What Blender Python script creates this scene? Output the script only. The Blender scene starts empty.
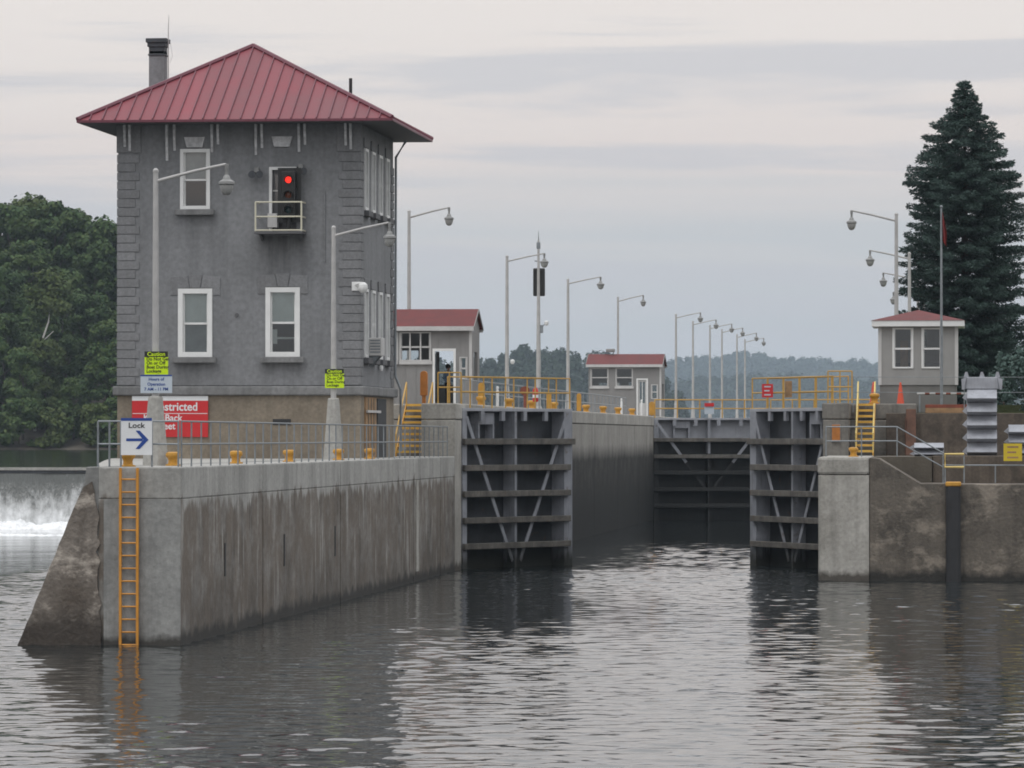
import bpy, bmesh, math, random
import numpy as np
from mathutils import Vector, Matrix

random.seed(7)
rng = np.random.default_rng(7)
scene = bpy.context.scene
COL = scene.collection
R = math.radians

# ------------------------------------------------------------------ camera
F, VPX, HOR, CAMZ = 4450.0, 975.0, 437.0, 5.0      # focal length (px), lock axis, horizon, eye height
YAW = math.atan((VPX - 512) / F)
PITCH = math.atan((HOR - 384) / F)
cam_d = bpy.data.cameras.new('camera')
cam_d.sensor_width = 36.0
cam_d.lens = F * 36.0 / 1024.0
cam_d.clip_start = 1.0
cam_d.clip_end = 20000.0
cam = bpy.data.objects.new('camera', cam_d)
cam.location = (0, 0, CAMZ)
cam.rotation_euler = (R(90) + PITCH, 0, YAW)
COL.objects.link(cam)
scene.camera = cam

# ------------------------------------------------------------------ world
SUN_EL, SUN_AZ = 58.0, 215.0
world = bpy.data.worlds.new('World')
scene.world = world
world.use_nodes = True
wn, wl = world.node_tree.nodes, world.node_tree.links
wn.clear()
w_out = wn.new('ShaderNodeOutputWorld')
sky = wn.new('ShaderNodeTexSky')
sky.sky_type = 'NISHITA'
sky.sun_disc = False
sky.sun_elevation = R(SUN_EL)
sky.sun_rotation = R(SUN_AZ)
sky.dust_density = 2.0
bg_sky = wn.new('ShaderNodeBackground')
bg_sky.inputs['Strength'].default_value = 0.08
wl.new(sky.outputs['Color'], bg_sky.inputs['Color'])
# overcast deck: soft bands of pale and blue-grey cloud, stretched along the horizon
tc = wn.new('ShaderNodeTexCoord')
sep = wn.new('ShaderNodeSeparateXYZ')
wl.new(tc.outputs['Generated'], sep.inputs[0])
mp = wn.new('ShaderNodeMapping')
mp.inputs['Scale'].default_value = (4.0, 4.0, 75.0)
mp.inputs['Location'].default_value = (1.7, 0.4, 0.35)
wl.new(tc.outputs['Generated'], mp.inputs['Vector'])
nz = wn.new('ShaderNodeTexNoise')
nz.inputs['Scale'].default_value = 1.0
nz.inputs['Detail'].default_value = 5.0
nz.inputs['Roughness'].default_value = 0.5
nz.inputs['Distortion'].default_value = 0.25
wl.new(mp.outputs[0], nz.inputs['Vector'])
# base tone by height: blue-grey low down, warm cream above, paler still higher
hgt = wn.new('ShaderNodeMapRange')
hgt.inputs['From Min'].default_value = 0.0
hgt.inputs['From Max'].default_value = 0.10
wl.new(sep.outputs['Z'], hgt.inputs['Value'])
n_amp = wn.new('ShaderNodeMath'); n_amp.operation = 'MULTIPLY_ADD'
n_amp.inputs[1].default_value = 0.55
n_amp.inputs[2].default_value = -0.275
wl.new(nz.outputs['Fac'], n_amp.inputs[0])
addn = wn.new('ShaderNodeMath'); addn.operation = 'ADD'
wl.new(hgt.outputs[0], addn.inputs[0]); wl.new(n_amp.outputs[0], addn.inputs[1])
ramp = wn.new('ShaderNodeValToRGB')
e = ramp.color_ramp.elements
e[0].position = 0.10; e[0].color = (0.500, 0.525, 0.548, 1)
e[1].position = 0.95; e[1].color = (0.775, 0.720, 0.685, 1)
m_ = e.new(0.42); m_.color = (0.555, 0.568, 0.585, 1)
m_ = e.new(0.60); m_.color = (0.735, 0.665, 0.635, 1)
wl.new(addn.outputs[0], ramp.inputs['Fac'])
# thin streaks and sheets of blue-grey cloud drawn out along the horizon
mp2 = wn.new('ShaderNodeMapping')
mp2.inputs['Scale'].default_value = (5.5, 5.5, 95.0)
mp2.inputs['Location'].default_value = (9.2, 2.1, 0.9)
wl.new(tc.outputs['Generated'], mp2.inputs['Vector'])
nz2 = wn.new('ShaderNodeTexNoise')
nz2.inputs['Scale'].default_value = 1.0
nz2.inputs['Detail'].default_value = 6.0
nz2.inputs['Roughness'].default_value = 0.55
nz2.inputs['Distortion'].default_value = 0.4
wl.new(mp2.outputs[0], nz2.inputs['Vector'])
smask = wn.new('ShaderNodeMapRange')
smask.interpolation_type = 'SMOOTHSTEP'
smask.inputs['From Min'].default_value = 0.46
smask.inputs['From Max'].default_value = 0.62
smask.inputs['To Max'].default_value = 0.72
wl.new(nz2.outputs['Fac'], smask.inputs['Value'])
cmix = wn.new('ShaderNodeMix'); cmix.data_type = 'RGBA'
wl.new(smask.outputs[0], cmix.inputs[0])
wl.new(ramp.outputs['Color'], cmix.inputs[6])
cmix.inputs[7].default_value = (0.555, 0.555, 0.585, 1)
bg_cl = wn.new('ShaderNodeBackground')
bg_cl.inputs['Strength'].default_value = 1.0
hi = wn.new('ShaderNodeMapRange')           # the warm tint belongs to the low sky; overhead the deck is neutral
hi.inputs['From Min'].default_value = 0.11; hi.inputs['From Max'].default_value = 0.32
wl.new(sep.outputs['Z'], hi.inputs['Value'])
cmix2 = wn.new('ShaderNodeMix'); cmix2.data_type = 'RGBA'
wl.new(hi.outputs[0], cmix2.inputs[0]); wl.new(cmix.outputs[2], cmix2.inputs[6])
cmix2.inputs[7].default_value = (0.715, 0.728, 0.745, 1)
wl.new(cmix2.outputs[2], bg_cl.inputs['Color'])
zen = wn.new('ShaderNodeMapRange')          # overcast skies brighten steadily towards the zenith
zen.inputs['To Min'].default_value = 1.0; zen.inputs['To Max'].default_value = 2.2
wl.new(sep.outputs['Z'], zen.inputs['Value'])
wl.new(zen.outputs[0], bg_cl.inputs['Strength'])
w_mix = wn.new('ShaderNodeMixShader')
w_mix.inputs['Fac'].default_value = 0.96
wl.new(bg_sky.outputs[0], w_mix.inputs[1]); wl.new(bg_cl.outputs[0], w_mix.inputs[2])
wl.new(w_mix.outputs[0], w_out.inputs['Surface'])

# ------------------------------------------------------------------ sun (veiled)
sun_d = bpy.data.lights.new('sun', 'SUN')
sun_d.energy = 0.7
sun_d.angle = R(25)
sun_d.color = (1.0, 0.975, 0.945)
sun = bpy.data.objects.new('sun', sun_d)
sun.rotation_euler = (R(90 - SUN_EL), 0, R(180 - SUN_AZ))
sun.location = (0, -50, 80)
COL.objects.link(sun)

scene.view_settings.view_transform = 'Standard'
scene.view_settings.look = 'None'
scene.view_settings.gamma = 1.0
scene.view_settings.use_curve_mapping = False
scene.view_settings.exposure = 0.0
scene.render.engine = 'CYCLES'
scene.cycles.use_denoising = True
scene.cycles.max_bounces = 8
scene.cycles.volume_bounces = 0
scene.cycles.filter_width = 1.8


# ------------------------------------------------------------------ coordinates
def PX(px, Y):
    """world X of what stands at distance Y along the lock and shows in column px"""
    return Y * math.tan(math.atan((px - 512) / F) - YAW)


def PZ(py, X, Y):
    """world height of row py at the place X, Y"""
    d = Y * math.cos(YAW) - X * math.sin(YAW)
    return CAMZ + d * (HOR - py) / F


# ------------------------------------------------------------------ mesh helpers
class MB:
    def __init__(self):
        self.v, self.f = [], []

    def quad(self, *p):
        n = len(self.v)
        self.v += [tuple(q) for q in p]
        self.f.append(tuple(range(n, n + len(p))))
        return self

    def box(self, x0, x1, y0, y1, z0, z1):
        n = len(self.v)
        self.v += [(x0, y0, z0), (x1, y0, z0), (x1, y1, z0), (x0, y1, z0),
                   (x0, y0, z1), (x1, y0, z1), (x1, y1, z1), (x0, y1, z1)]
        for q in ((0, 3, 2, 1), (4, 5, 6, 7), (0, 1, 5, 4), (1, 2, 6, 5), (2, 3, 7, 6), (3, 0, 4, 7)):
            self.f.append(tuple(n + i for i in q))
        return self

    def prism(self, poly, axis, a, b):
        """poly: list of 2-D points; extruded along axis from a to b"""
        def P(u, w, t):
            return {'x': (t, u, w), 'y': (u, t, w), 'z': (u, w, t)}[axis]
        n, k = len(self.v), len(poly)
        self.v += [P(u, w, a) for u, w in poly] + [P(u, w, b) for u, w in poly]
        self.f.append(tuple(range(n, n + k)))
        self.f.append(tuple(range(n + 2 * k - 1, n + k - 1, -1)))
        for i in range(k):
            j = (i + 1) % k
            self.f.append((n + i, n + k + i, n + k + j, n + j))
        return self

    def tube(self, pts, r, seg=8, cap=True):
        pts = [Vector(p) for p in pts]
        rs = r if isinstance(r, (list, tuple)) else [r] * len(pts)
        n0 = len(self.v)
        for i, p in enumerate(pts):
            if i == 0: t = pts[1] - pts[0]
            elif i == len(pts) - 1: t = pts[-1] - pts[-2]
            else: t = (pts[i + 1] - pts[i]).normalized() + (pts[i] - pts[i - 1]).normalized()
            t.normalize()
            up = Vector((0, 0, 1)) if abs(t.z) < 0.9 else Vector((1, 0, 0))
            a = t.cross(up).normalized(); b = t.cross(a).normalized()
            for k in range(seg):
                an = 2 * math.pi * k / seg
                q = p + (a * math.cos(an) + b * math.sin(an)) * rs[i]
                self.v.append(tuple(q))
        for i in range(len(pts) - 1):
            for k in range(seg):
                k2 = (k + 1) % seg
                self.f.append((n0 + i * seg + k, n0 + i * seg + k2, n0 + (i + 1) * seg + k2, n0 + (i + 1) * seg + k))
        if cap:
            self.f.append(tuple(n0 + k for k in range(seg))[::-1])
            m = n0 + (len(pts) - 1) * seg
            self.f.append(tuple(m + k for k in range(seg)))
        return self

    def lathe(self, prof, c=(0, 0, 0), seg=14):
        n0 = len(self.v)
        for r, z in prof:
            for k in range(seg):
                a = 2 * math.pi * k / seg
                self.v.append((c[0] + r * math.cos(a), c[1] + r * math.sin(a), c[2] + z))
        for i in range(len(prof) - 1):
            for k in range(seg):
                k2 = (k + 1) % seg
                self.f.append((n0 + i * seg + k, n0 + i * seg + k2, n0 + (i + 1) * seg + k2, n0 + (i + 1) * seg + k))
        self.f.append(tuple(n0 + k for k in range(seg))[::-1])
        m = n0 + (len(prof) - 1) * seg
        self.f.append(tuple(m + k for k in range(seg)))
        return self

    def mesh(self, name, mat, smooth=False, off=(0, 0, 0)):
        me = bpy.data.meshes.new(name)
        ox, oy, oz = off
        me.from_pydata([(x - ox, y - oy, z - oz) for x, y, z in self.v], [], self.f)
        bm = bmesh.new(); bm.from_mesh(me)
        bmesh.ops.recalc_face_normals(bm, faces=bm.faces)
        bm.to_mesh(me); bm.free()
        me.materials.append(mat)
        if smooth:
            me.polygons.foreach_set('use_smooth', [True] * len(me.polygons))
            me.set_sharp_from_angle(angle=R(38))
        me.update()
        return me

    def build(self, name, mat, parent=None, smooth=False, bevel=0.0, world=False):
        off = (0, 0, 0)
        if world and parent is not None:
            q = parent
            off = Vector((0, 0, 0))
            while q is not None:
                off = off + q.location; q = q.parent
        return link(name, self.mesh(name, mat, smooth, off), parent, bevel)


def link(name, me, parent=None, bevel=0.0, loc=None):
    o = bpy.data.objects.new(name, me)
    COL.objects.link(o)
    if parent is not None: o.parent = parent
    if loc is not None: o.location = loc
    if bevel > 0:
        b = o.modifiers.new('bevel', 'BEVEL')
        b.width = bevel; b.segments = 2; b.limit_method = 'ANGLE'; b.angle_limit = R(40)
    return o


def tag(o, label=None, cat=None, group=None, kind=None):
    if label: o['label'] = label
    if cat: o['category'] = cat
    if group: o['group'] = group
    if kind: o['kind'] = kind
    return o


def thing(name, label, cat, loc=(0, 0, 0), rz=0.0, group=None):
    o = bpy.data.objects.new(name, None)
    o.empty_display_size = 0.2
    COL.objects.link(o)
    o.location = loc
    o.rotation_euler = (0, 0, rz)
    return tag(o, label, cat, group)


def dup(o, loc=None, label=None, parent=None, rz=None):
    c = o.copy(); COL.objects.link(c)
    if parent is not None: c.parent = parent
    if loc is not None: c.location = loc
    if rz is not None: c.rotation_euler = (0, 0, rz)
    if label: c['label'] = label
    for ch in list(o.children):
        dup(ch, parent=c)
    return c


# ------------------------------------------------------------------ materials
def new_mat(name):
    m = bpy.data.materials.new(name); m.use_nodes = True
    nt = m.node_tree
    return m, nt.nodes, nt.links, nt.nodes['Principled BSDF']


def noise(N, L, vec, scale, detail=4.0, rough=0.55, xyz=None):
    if xyz is not None:
        mpn = N.new('ShaderNodeMapping'); mpn.inputs['Scale'].default_value = xyz
        L.new(vec, mpn.inputs['Vector']); vec = mpn.outputs[0]
    n = N.new('ShaderNodeTexNoise')
    n.inputs['Scale'].default_value = scale
    n.inputs['Detail'].default_value = detail
    n.inputs['Roughness'].default_value = rough
    L.new(vec, n.inputs['Vector'])
    return n.outputs['Fac']


def mrange(N, L, val, a, b, c=0.0, d=1.0):
    m = N.new('ShaderNodeMapRange')
    m.inputs['From Min'].default_value = a; m.inputs['From Max'].default_value = b
    m.inputs['To Min'].default_value = c; m.inputs['To Max'].default_value = d
    L.new(val, m.inputs['Value'])
    return m.outputs[0]


def mixc(N, L, fac, a, b, mode='MIX'):
    m = N.new('ShaderNodeMix'); m.data_type = 'RGBA'; m.blend_type = mode
    if isinstance(fac, (int, float)): m.inputs[0].default_value = fac
    else: L.new(fac, m.inputs[0])
    for s, k in ((a, 6), (b, 7)):
        if isinstance(s, (tuple, list)): m.inputs[k].default_value = (*s[:3], 1)
        else: L.new(s, m.inputs[k])
    return m.outputs[2]


def mth(N, L, op, a, b):
    m = N.new('ShaderNodeMath'); m.operation = op
    for s, k in ((a, 0), (b, 1)):
        if isinstance(s, (int, float)): m.inputs[k].default_value = s
        else: L.new(s, m.inputs[k])
    m.use_clamp = False
    return m.outputs[0]


def pos(N):
    return N.new('ShaderNodeNewGeometry').outputs['Position']


def bump(N, L, B, h, strength, dist):
    b = N.new('ShaderNodeBump')
    b.inputs['Strength'].default_value = strength
    b.inputs['Distance'].default_value = dist
    L.new(h, b.inputs['Height']); L.new(b.outputs[0], B.inputs['Normal'])


def paint(name, col, rough=0.5, var=0.18, scale=2.0, metal=0.0, dirt=0.25, dirtcol=(0.09, 0.075, 0.06), bmp=0.004, slime=0.0):
    """painted or bare surface with uneven tone and a little grime"""
    m, N, L, B = new_mat(name)
    P = pos(N)
    n1 = noise(N, L, P, scale, 5)
    n2 = noise(N, L, P, scale * 1.3, 6, 0.65, (5, 5, 0.5))
    c = mixc(N, L, mrange(N, L, n1, 0.3, 0.7), tuple(x * (1 - var) for x in col), tuple(min(1, x * (1 + var * 0.6)) for x in col))
    c = mixc(N, L, mrange(N, L, n2, 0.52, 0.78, 0, dirt), c, dirtcol)
    if slime > 0:       # weed and silt up to the usual water level, rust spots above
        S = N.new('ShaderNodeSeparateXYZ'); L.new(P, S.inputs[0])
        rz_ = noise(N, L, P, 2.6, 6, 0.7)
        c = mixc(N, L, mrange(N, L, rz_, 0.60, 0.70, 0, 0.65), c, (0.10, 0.055, 0.03))
        zz = mth(N, L, 'ADD', S.outputs['Z'], mrange(N, L, n2, 0.2, 0.8, -0.45, 0.45))
        c = mixc(N, L, mrange(N, L, zz, slime * 0.4, slime * 1.5, 0.95, 0), c, (0.020, 0.020, 0.014))
    L.new(c, B.inputs['Base Color'])
    L.new(mrange(N, L, n1, 0.2, 0.8, rough - 0.08, min(1, rough + 0.12)), B.inputs['Roughness'])
    B.inputs['Metallic'].default_value = metal
    if bmp: bump(N, L, B, noise(N, L, P, scale * 14, 3), 0.5, bmp)
    return m


def concrete(name, light, dark, streak=0.5, blot=0.5, lo=None, mid=None, wet=None, rough=0.85, scale=1.0, bmp=0.02, lime=0.0, sf=1.0, skin=1.0, soft=0.10):
    """weathered concrete; mid=(z, width, colour, amount): old staining below a ragged line; wet=(z, colour): waterline growth"""
    m, N, L, B = new_mat(name)
    P = pos(N)
    S = N.new('ShaderNodeSeparateXYZ'); L.new(P, S.inputs[0])
    nb = noise(N, L, P, 0.55 * scale, 7, 0.62)
    ns = noise(N, L, P, 1.0 * scale, 6, 0.6, (2.6 * sf, 2.6 * sf, 0.10))
    nf = noise(N, L, P, 9.0 * scale, 4, 0.6)
    c = mixc(N, L, mrange(N, L, nb, 0.36, 0.68, 0, blot), light, dark)
    c = mixc(N, L, mrange(N, L, ns, 0.46, 0.70, 0, streak), c, tuple(x * 0.55 for x in dark))
    if mid is not None:
        z, wd, colr, amt = mid
        # ragged lower edge that follows drips
        nd = noise(N, L, P, 1.0, 5, 0.6, (1.5, 1.5, 0.12))
        zz = mth(N, L, 'ADD', S.outputs['Z'], mrange(N, L, nd, 0.2, 0.8, -wd, wd))
        k = mrange(N, L, zz, z - soft, z + 0.06, 1, 0)
        where = mrange(N, L, noise(N, L, P, 0.22, 5, 0.6), 0.36, 0.64)              # streaking comes and goes
        sk = mrange(N, L, noise(N, L, P, 1.0, 7, 0.68, (2.2 * sf, 2.2 * sf, 0.42)), 0.42, 0.64)
        col2 = mixc(N, L, mth(N, L, 'MULTIPLY', sk, mth(N, L, 'ADD', mth(N, L, 'MULTIPLY', where, 0.95), 0.06)), colr, tuple(x * 0.27 for x in colr))
        mo = noise(N, L, P, 0.8, 8, 0.7, (1, 1, 1.3))                                # grey weathered skin between the stains
        col2 = mixc(N, L, mrange(N, L, mo, 0.46, 0.66, 0, 0.68 * skin), col2, tuple(x * 0.66 for x in light))
        lg = mrange(N, L, noise(N, L, P, 1.0, 6, 0.66, (3.6 * sf, 3.6 * sf, 0.34)), 0.56, 0.66, 0, 0.75 * skin)
        col2 = mixc(N, L, lg, col2, tuple(x * 1.0 for x in light))
        low_ = mrange(N, L, S.outputs['Z'], 0.2, z * 0.65, 0.85, 0.0)                # silt-brown towards the water
        col2 = mixc(N, L, mth(N, L, 'MULTIPLY', low_, mrange(N, L, nb, 0.3, 0.6)), col2, tuple(x * 0.45 for x in colr))
        c = mixc(N, L, mth(N, L, 'MULTIPLY', k, amt), c, col2)
    if lime > 0:      # patches where the skin has spalled or lime has bled through
        lm = noise(N, L, P, 0.75, 6, 0.68, (1, 1, 1.7))
        c = mixc(N, L, mrange(N, L, lm, 0.53, 0.62, 0, lime), c, tuple(min(0.6, x * 2.1) for x in light))
        dm_ = noise(N, L, P, 1.3, 5, 0.6, (1, 1, 0.8))
        c = mixc(N, L, mrange(N, L, dm_, 0.55, 0.68, 0, 0.6), c, tuple(x * 0.5 for x in dark))
    if wet is not None:
        z, colr = wet
        zz = mth(N, L, 'ADD', S.outputs['Z'], mrange(N, L, noise(N, L, P, 1.0, 5, 0.65, (1.2, 1.2, 0.7)), 0.25, 0.75, -0.35 * min(1, z * 2), 0.35 * min(1, z * 2)))
        k = mrange(N, L, zz, z * 0.55, z * 1.25, 0.92, 0)
        c = mixc(N, L, k, c, colr)
    c = mixc(N, L, mrange(N, L, nf, 0.3, 0.7, 0.0, 1.0), c, (0.72, 0.72, 0.72), 'MULTIPLY')
    L.new(c, B.inputs['Base Color'])
    B.inputs['Roughness'].default_value = rough
    hsum = mth(N, L, 'ADD', nf, mth(N, L, 'MULTIPLY', nb, 2.0))
    bump(N, L, B, hsum, 0.6, bmp)
    return m


def flat_print(name, col, rough=0.45):
    m, N, L, B = new_mat(name)
    P = pos(N)
    n1 = noise(N, L, P, 6.0, 4)
    L.new(mixc(N, L, mrange(N, L, n1, 0.3, 0.75, 0, 0.22), col, tuple(x * 0.7 for x in col)), B.inputs['Base Color'])
    B.inputs['Roughness'].default_value = rough
    return m


def glass_mat(name, tint=0.06):
    """window pane: mostly clear, mirror-like at a glance"""
    m = bpy.data.materials.new(name); m.use_nodes = True
    N, L = m.node_tree.nodes, m.node_tree.links
    N.clear()
    out = N.new('ShaderNodeOutputMaterial')
    tr = N.new('ShaderNodeBsdfTransparent'); tr.inputs['Color'].default_value = (0.72, 0.76, 0.76, 1)
    gl = N.new('ShaderNodeBsdfGlossy'); gl.inputs['Roughness'].default_value = 0.02
    fr = N.new('ShaderNodeFresnel'); fr.inputs['IOR'].default_value = 1.5
    fac = mrange(N, L, fr.outputs[0], 0.0, 1.0, tint, 1.0)
    mx = N.new('ShaderNodeMixShader')
    L.new(fac, mx.inputs[0]); L.new(tr.outputs[0], mx.inputs[1]); L.new(gl.outputs[0], mx.inputs[2])
    L.new(mx.outputs[0], out.inputs['Surface'])
    return m


def leaf_mat(name, c0, c1, c2, trans=0.12):
    m, N, L, B = new_mat(name)
    P = pos(N)
    g = N.new('ShaderNodeNewGeometry')
    n1 = noise(N, L, P, 0.35, 3)
    c = mixc(N, L, mrange(N, L, n1, 0.35, 0.65), c0, c1)
    c = mixc(N, L, mrange(N, L, g.outputs['Random Per Island'], 0.55, 1.0, 0, 0.8), c, c2)
    oi = N.new('ShaderNodeObjectInfo')
    c = mixc(N, L, mrange(N, L, oi.outputs['Random'], 0, 1, 0, 0.5), c, tuple(x * 0.62 for x in c0))
    L.new(c, B.inputs['Base Color'])
    B.inputs['Roughness'].default_value = 0.7
    B.inputs['Specular IOR Level'].default_value = 0.2
    return m


M = {}
M['stucco'] = concrete('grey_stucco', (0.264, 0.268, 0.278), (0.182, 0.185, 0.191), 0.30, 0.75, bmp=0.012, scale=0.7)
def stains_and_eaves_shade(mat, spots):
    N, L = mat.node_tree.nodes, mat.node_tree.links
    B = N['Principled BSDF']
    src = B.inputs['Base Color'].links[0].from_socket
    P = pos(N); S = N.new('ShaderNodeSeparateXYZ'); L.new(P, S.inputs[0])
    st_ = mrange(N, L, noise(N, L, P, 1.0, 6, 0.65, (3.0, 3.0, 0.22)), 0.36, 0.62, 0.25, 1.0)
    c = src
    for (x0, x1, ztop, ln, amt) in spots:
        wx = mth(N, L, 'MULTIPLY', mrange(N, L, S.outputs['X'], x0 - 0.25, x0 + 0.15), mrange(N, L, S.outputs['X'], x1 + 0.25, x1 - 0.15))
        wz = mth(N, L, 'MULTIPLY', mrange(N, L, S.outputs['Z'], ztop - ln, ztop), mrange(N, L, S.outputs['Z'], ztop + 0.05, ztop - 0.02))
        c = mixc(N, L, mth(N, L, 'MULTIPLY', mth(N, L, 'MULTIPLY', wx, wz), mth(N, L, 'MULTIPLY', st_, amt)), c, (0.055, 0.054, 0.053))
    L.new(c, B.inputs['Base Color'])


_b = lambda px: PX(px, 150.0)
_z = lambda py: PZ(py, -25, 150.0)
stains_and_eaves_shade(M['stucco'], [(_b(176), _b(214), _z(214), 1.4, 0.40), (_b(175), _b(215), _z(364), 0.9, 0.45), (_b(262), _b(303), _z(364), 0.9, 0.55),
                          (_b(257), _b(306), _z(236), 2.6, 0.75), (_b(118), _b(360), _z(121), 1.6, 0.35)])  # last spot paints the shade below the eaves into the stucco
M['quoin'] = concrete('grey_quoin_paint', (0.245, 0.247, 0.255), (0.18, 0.18, 0.184), 0.22, 0.5, bmp=0.008, scale=1.6)
M['ledge'] = concrete('grey_ledge_paint', (0.25, 0.25, 0.25), (0.15, 0.15, 0.15), 0.45, 0.5, bmp=0.01)
M['base_stone'] = concrete('tan_base_concrete', (0.31, 0.262, 0.20), (0.18, 0.148, 0.112), 0.22, 0.95, bmp=0.02)
M['roof'] = paint('red_roof_metal', (0.200, 0.034, 0.047), 0.48, 0.22, 0.4, 0.0, 0.35, (0.13, 0.05, 0.055), 0.0)
M['roof_cap'] = paint('red_cap_metal', (0.14, 0.034, 0.052), 0.45, 0.1, 1.0, 0.0, 0.1, bmp=0.0)
M['shingle'] = paint('red_shingle', (0.135, 0.034, 0.034), 0.8, 0.25, 2.0, 0, 0.25, (0.10, 0.03, 0.03), 0.01)
M['soffit'] = paint('dark_soffit', (0.10, 0.10, 0.105), 0.7, 0.2, 1.0)
def piece_tone(mat, amt):
    """each separate piece a touch lighter or darker than its neighbours"""
    N, L = mat.node_tree.nodes, mat.node_tree.links
    B = N['Principled BSDF']; src = B.inputs['Base Color'].links[0].from_socket
    oi = N.new('ShaderNodeObjectInfo')
    hs = N.new('ShaderNodeHueSaturation')
    L.new(mrange(N, L, oi.outputs['Random'], 0, 1, 1 - amt, 1 + amt), hs.inputs['Value'])
    L.new(src, hs.inputs['Color']); L.new(hs.outputs[0], B.inputs['Base Color'])


piece_tone(M['roof'], 0.13)
piece_tone(M['quoin'], 0.10)
M['white'] = paint('white_frame', (0.74, 0.74, 0.73), 0.45, 0.06, 2.0, 0, 0.10, (0.4, 0.38, 0.34))
M['offwhite'] = paint('cream_rail', (0.60, 0.57, 0.45), 0.5, 0.1, 2.0, 0, 0.15)
M['whitewash'] = paint('chalky_bracket', (0.55, 0.55, 0.56), 0.8, 0.35, 6.0, 0, 0.35, (0.16, 0.16, 0.16))
M['glass'] = glass_mat('window_glass', 0.10)
M['room'] = paint('unlit_room_dark', (0.045, 0.047, 0.05), 0.9, 0.3, 1.5, bmp=0)  # near-black colour stands in for the shade of unlit interiors
M['blind'] = paint('window_blind', (0.80, 0.83, 0.81), 0.8, 0.08, 3.0, 0, 0.1)
M['pane_grey'] = paint('pane_grey_tone', (0.36, 0.38, 0.39), 0.8, 0.15, 3.0, 0, 0.1)
M['coping'] = concrete('guide_wall_concrete', (0.47, 0.46, 0.435), (0.29, 0.285, 0.265), 0.45, 0.8,
                       mid=(3.42, 0.50, (0.168, 0.136, 0.107), 0.96), wet=(0.34, (0.022, 0.020, 0.017)), sf=0.62)
M['nose'] = concrete('nose_concrete', (0.37, 0.37, 0.355), (0.17, 0.17, 0.165), 0.45, 0.95, wet=(0.22, (0.04, 0.036, 0.03)))
M['nose_old'] = concrete('old_brown_concrete', (0.29, 0.255, 0.22), (0.11, 0.088, 0.07), 0.35, 1.0,
                         wet=(0.8, (0.05, 0.04, 0.032)), bmp=0.07, lime=0.7)
M['deck'] = concrete('deck_concrete', (0.42, 0.41, 0.38), (0.30, 0.29, 0.27), 0.1, 0.6)
M['pier'] = concrete('pier_concrete', (0.50, 0.48, 0.44), (0.27, 0.255, 0.225), 0.40, 0.85, wet=(0.30, (0.06, 0.05, 0.04)))
M['pier_old'] = concrete('old_pier_concrete', (0.175, 0.150, 0.122), (0.075, 0.064, 0.053), 0.35, 0.9,
                         wet=(0.35, (0.02, 0.019, 0.016)), bmp=0.06, lime=0.55)
M['chamber'] = concrete('chamber_concrete', (0.40, 0.38, 0.345), (0.25, 0.235, 0.21), 0.45, 0.6,
                        mid=(4.55, 0.25, (0.020, 0.0175, 0.015), 1.0), wet=(2.8, (0.006, 0.006, 0.006)), sf=0.45, skin=0.22, soft=0.7)
M['block_conc'] = concrete('stained_block_concrete', (0.25, 0.235, 0.21), (0.14, 0.13, 0.115), 0.5, 0.8)
M['brown_wall'] = concrete('brown_retaining_concrete', (0.165, 0.13, 0.10), (0.07, 0.056, 0.045), 0.5, 0.9, lime=0.15)
M['gate'] = paint('grey_gate_paint', (0.265, 0.275, 0.305), 0.55, 0.28, 1.2, 0, 0.55, (0.055, 0.048, 0.042), 0.004, slime=0.7)
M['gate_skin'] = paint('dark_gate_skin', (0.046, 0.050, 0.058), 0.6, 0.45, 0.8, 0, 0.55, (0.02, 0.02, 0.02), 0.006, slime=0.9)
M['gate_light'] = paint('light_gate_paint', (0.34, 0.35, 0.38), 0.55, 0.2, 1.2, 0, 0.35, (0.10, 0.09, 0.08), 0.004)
M['gate_wet'] = paint('wet_gate_steel', (0.012, 0.012, 0.012), 0.6, 0.5, 1.0, 0, 0.6, (0.035, 0.032, 0.026), 0.01)
M['timber'] = paint('wet_fender_timber', (0.12, 0.11, 0.097), 0.8, 0.5, 2.0, 0, 0.75, (0.03, 0.027, 0.024), 0.012, slime=0.5)
M['galv'] = paint('galvanised_pipe', (0.24, 0.26, 0.275), 0.5, 0.2, 5.0, 0.35, 0.25, (0.12, 0.12, 0.12))
M['lamp_pole'] = paint('weathered_lamp_pole', (0.44, 0.43, 0.42), 0.6, 0.15, 3.0, 0.1, 0.2, (0.25, 0.23, 0.2))
M['lamp_dark'] = paint('lamp_housing', (0.26, 0.26, 0.255), 0.5, 0.15, 5.0, 0.2)
M['lamp_glass'] = paint('lamp_bowl', (0.33, 0.33, 0.32), 0.25, 0.1, 5.0, 0)
M['yellow'] = paint('yellow_paint', (0.52, 0.26, 0.03), 0.5, 0.15, 3.0, 0, 0.3, (0.20, 0.11, 0.03))
M['yellow_rail'] = paint('yellow_rail_paint', (0.52, 0.31, 0.07), 0.5, 0.15, 3.0, 0, 0.3, (0.30, 0.18, 0.06))
M['tread'] = paint('lit_yellow_tread', (0.66, 0.40, 0.07), 0.5, 0.2, 3.0, 0, 0.25, (0.25, 0.15, 0.05))  # brighter copy of the yellow, putting the light on the treads into colour
M['pale_yellow'] = paint('pale_yellow_rail', (0.68, 0.52, 0.18), 0.5, 0.12, 3.0, 0, 0.2)
M['ladder'] = paint('ladder_paint', (0.60, 0.26, 0.03), 0.55, 0.2, 3.0, 0, 0.4, (0.22, 0.10, 0.03))
M['orange'] = paint('orange_paint', (0.42, 0.15, 0.025), 0.5, 0.2, 3.0, 0, 0.2)
M['cone'] = paint('cone_plastic', (0.60, 0.075, 0.03), 0.45, 0.1, 3.0, 0, 0.1)
M['red'] = flat_print('sign_red', (0.55, 0.018, 0.022))
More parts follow.
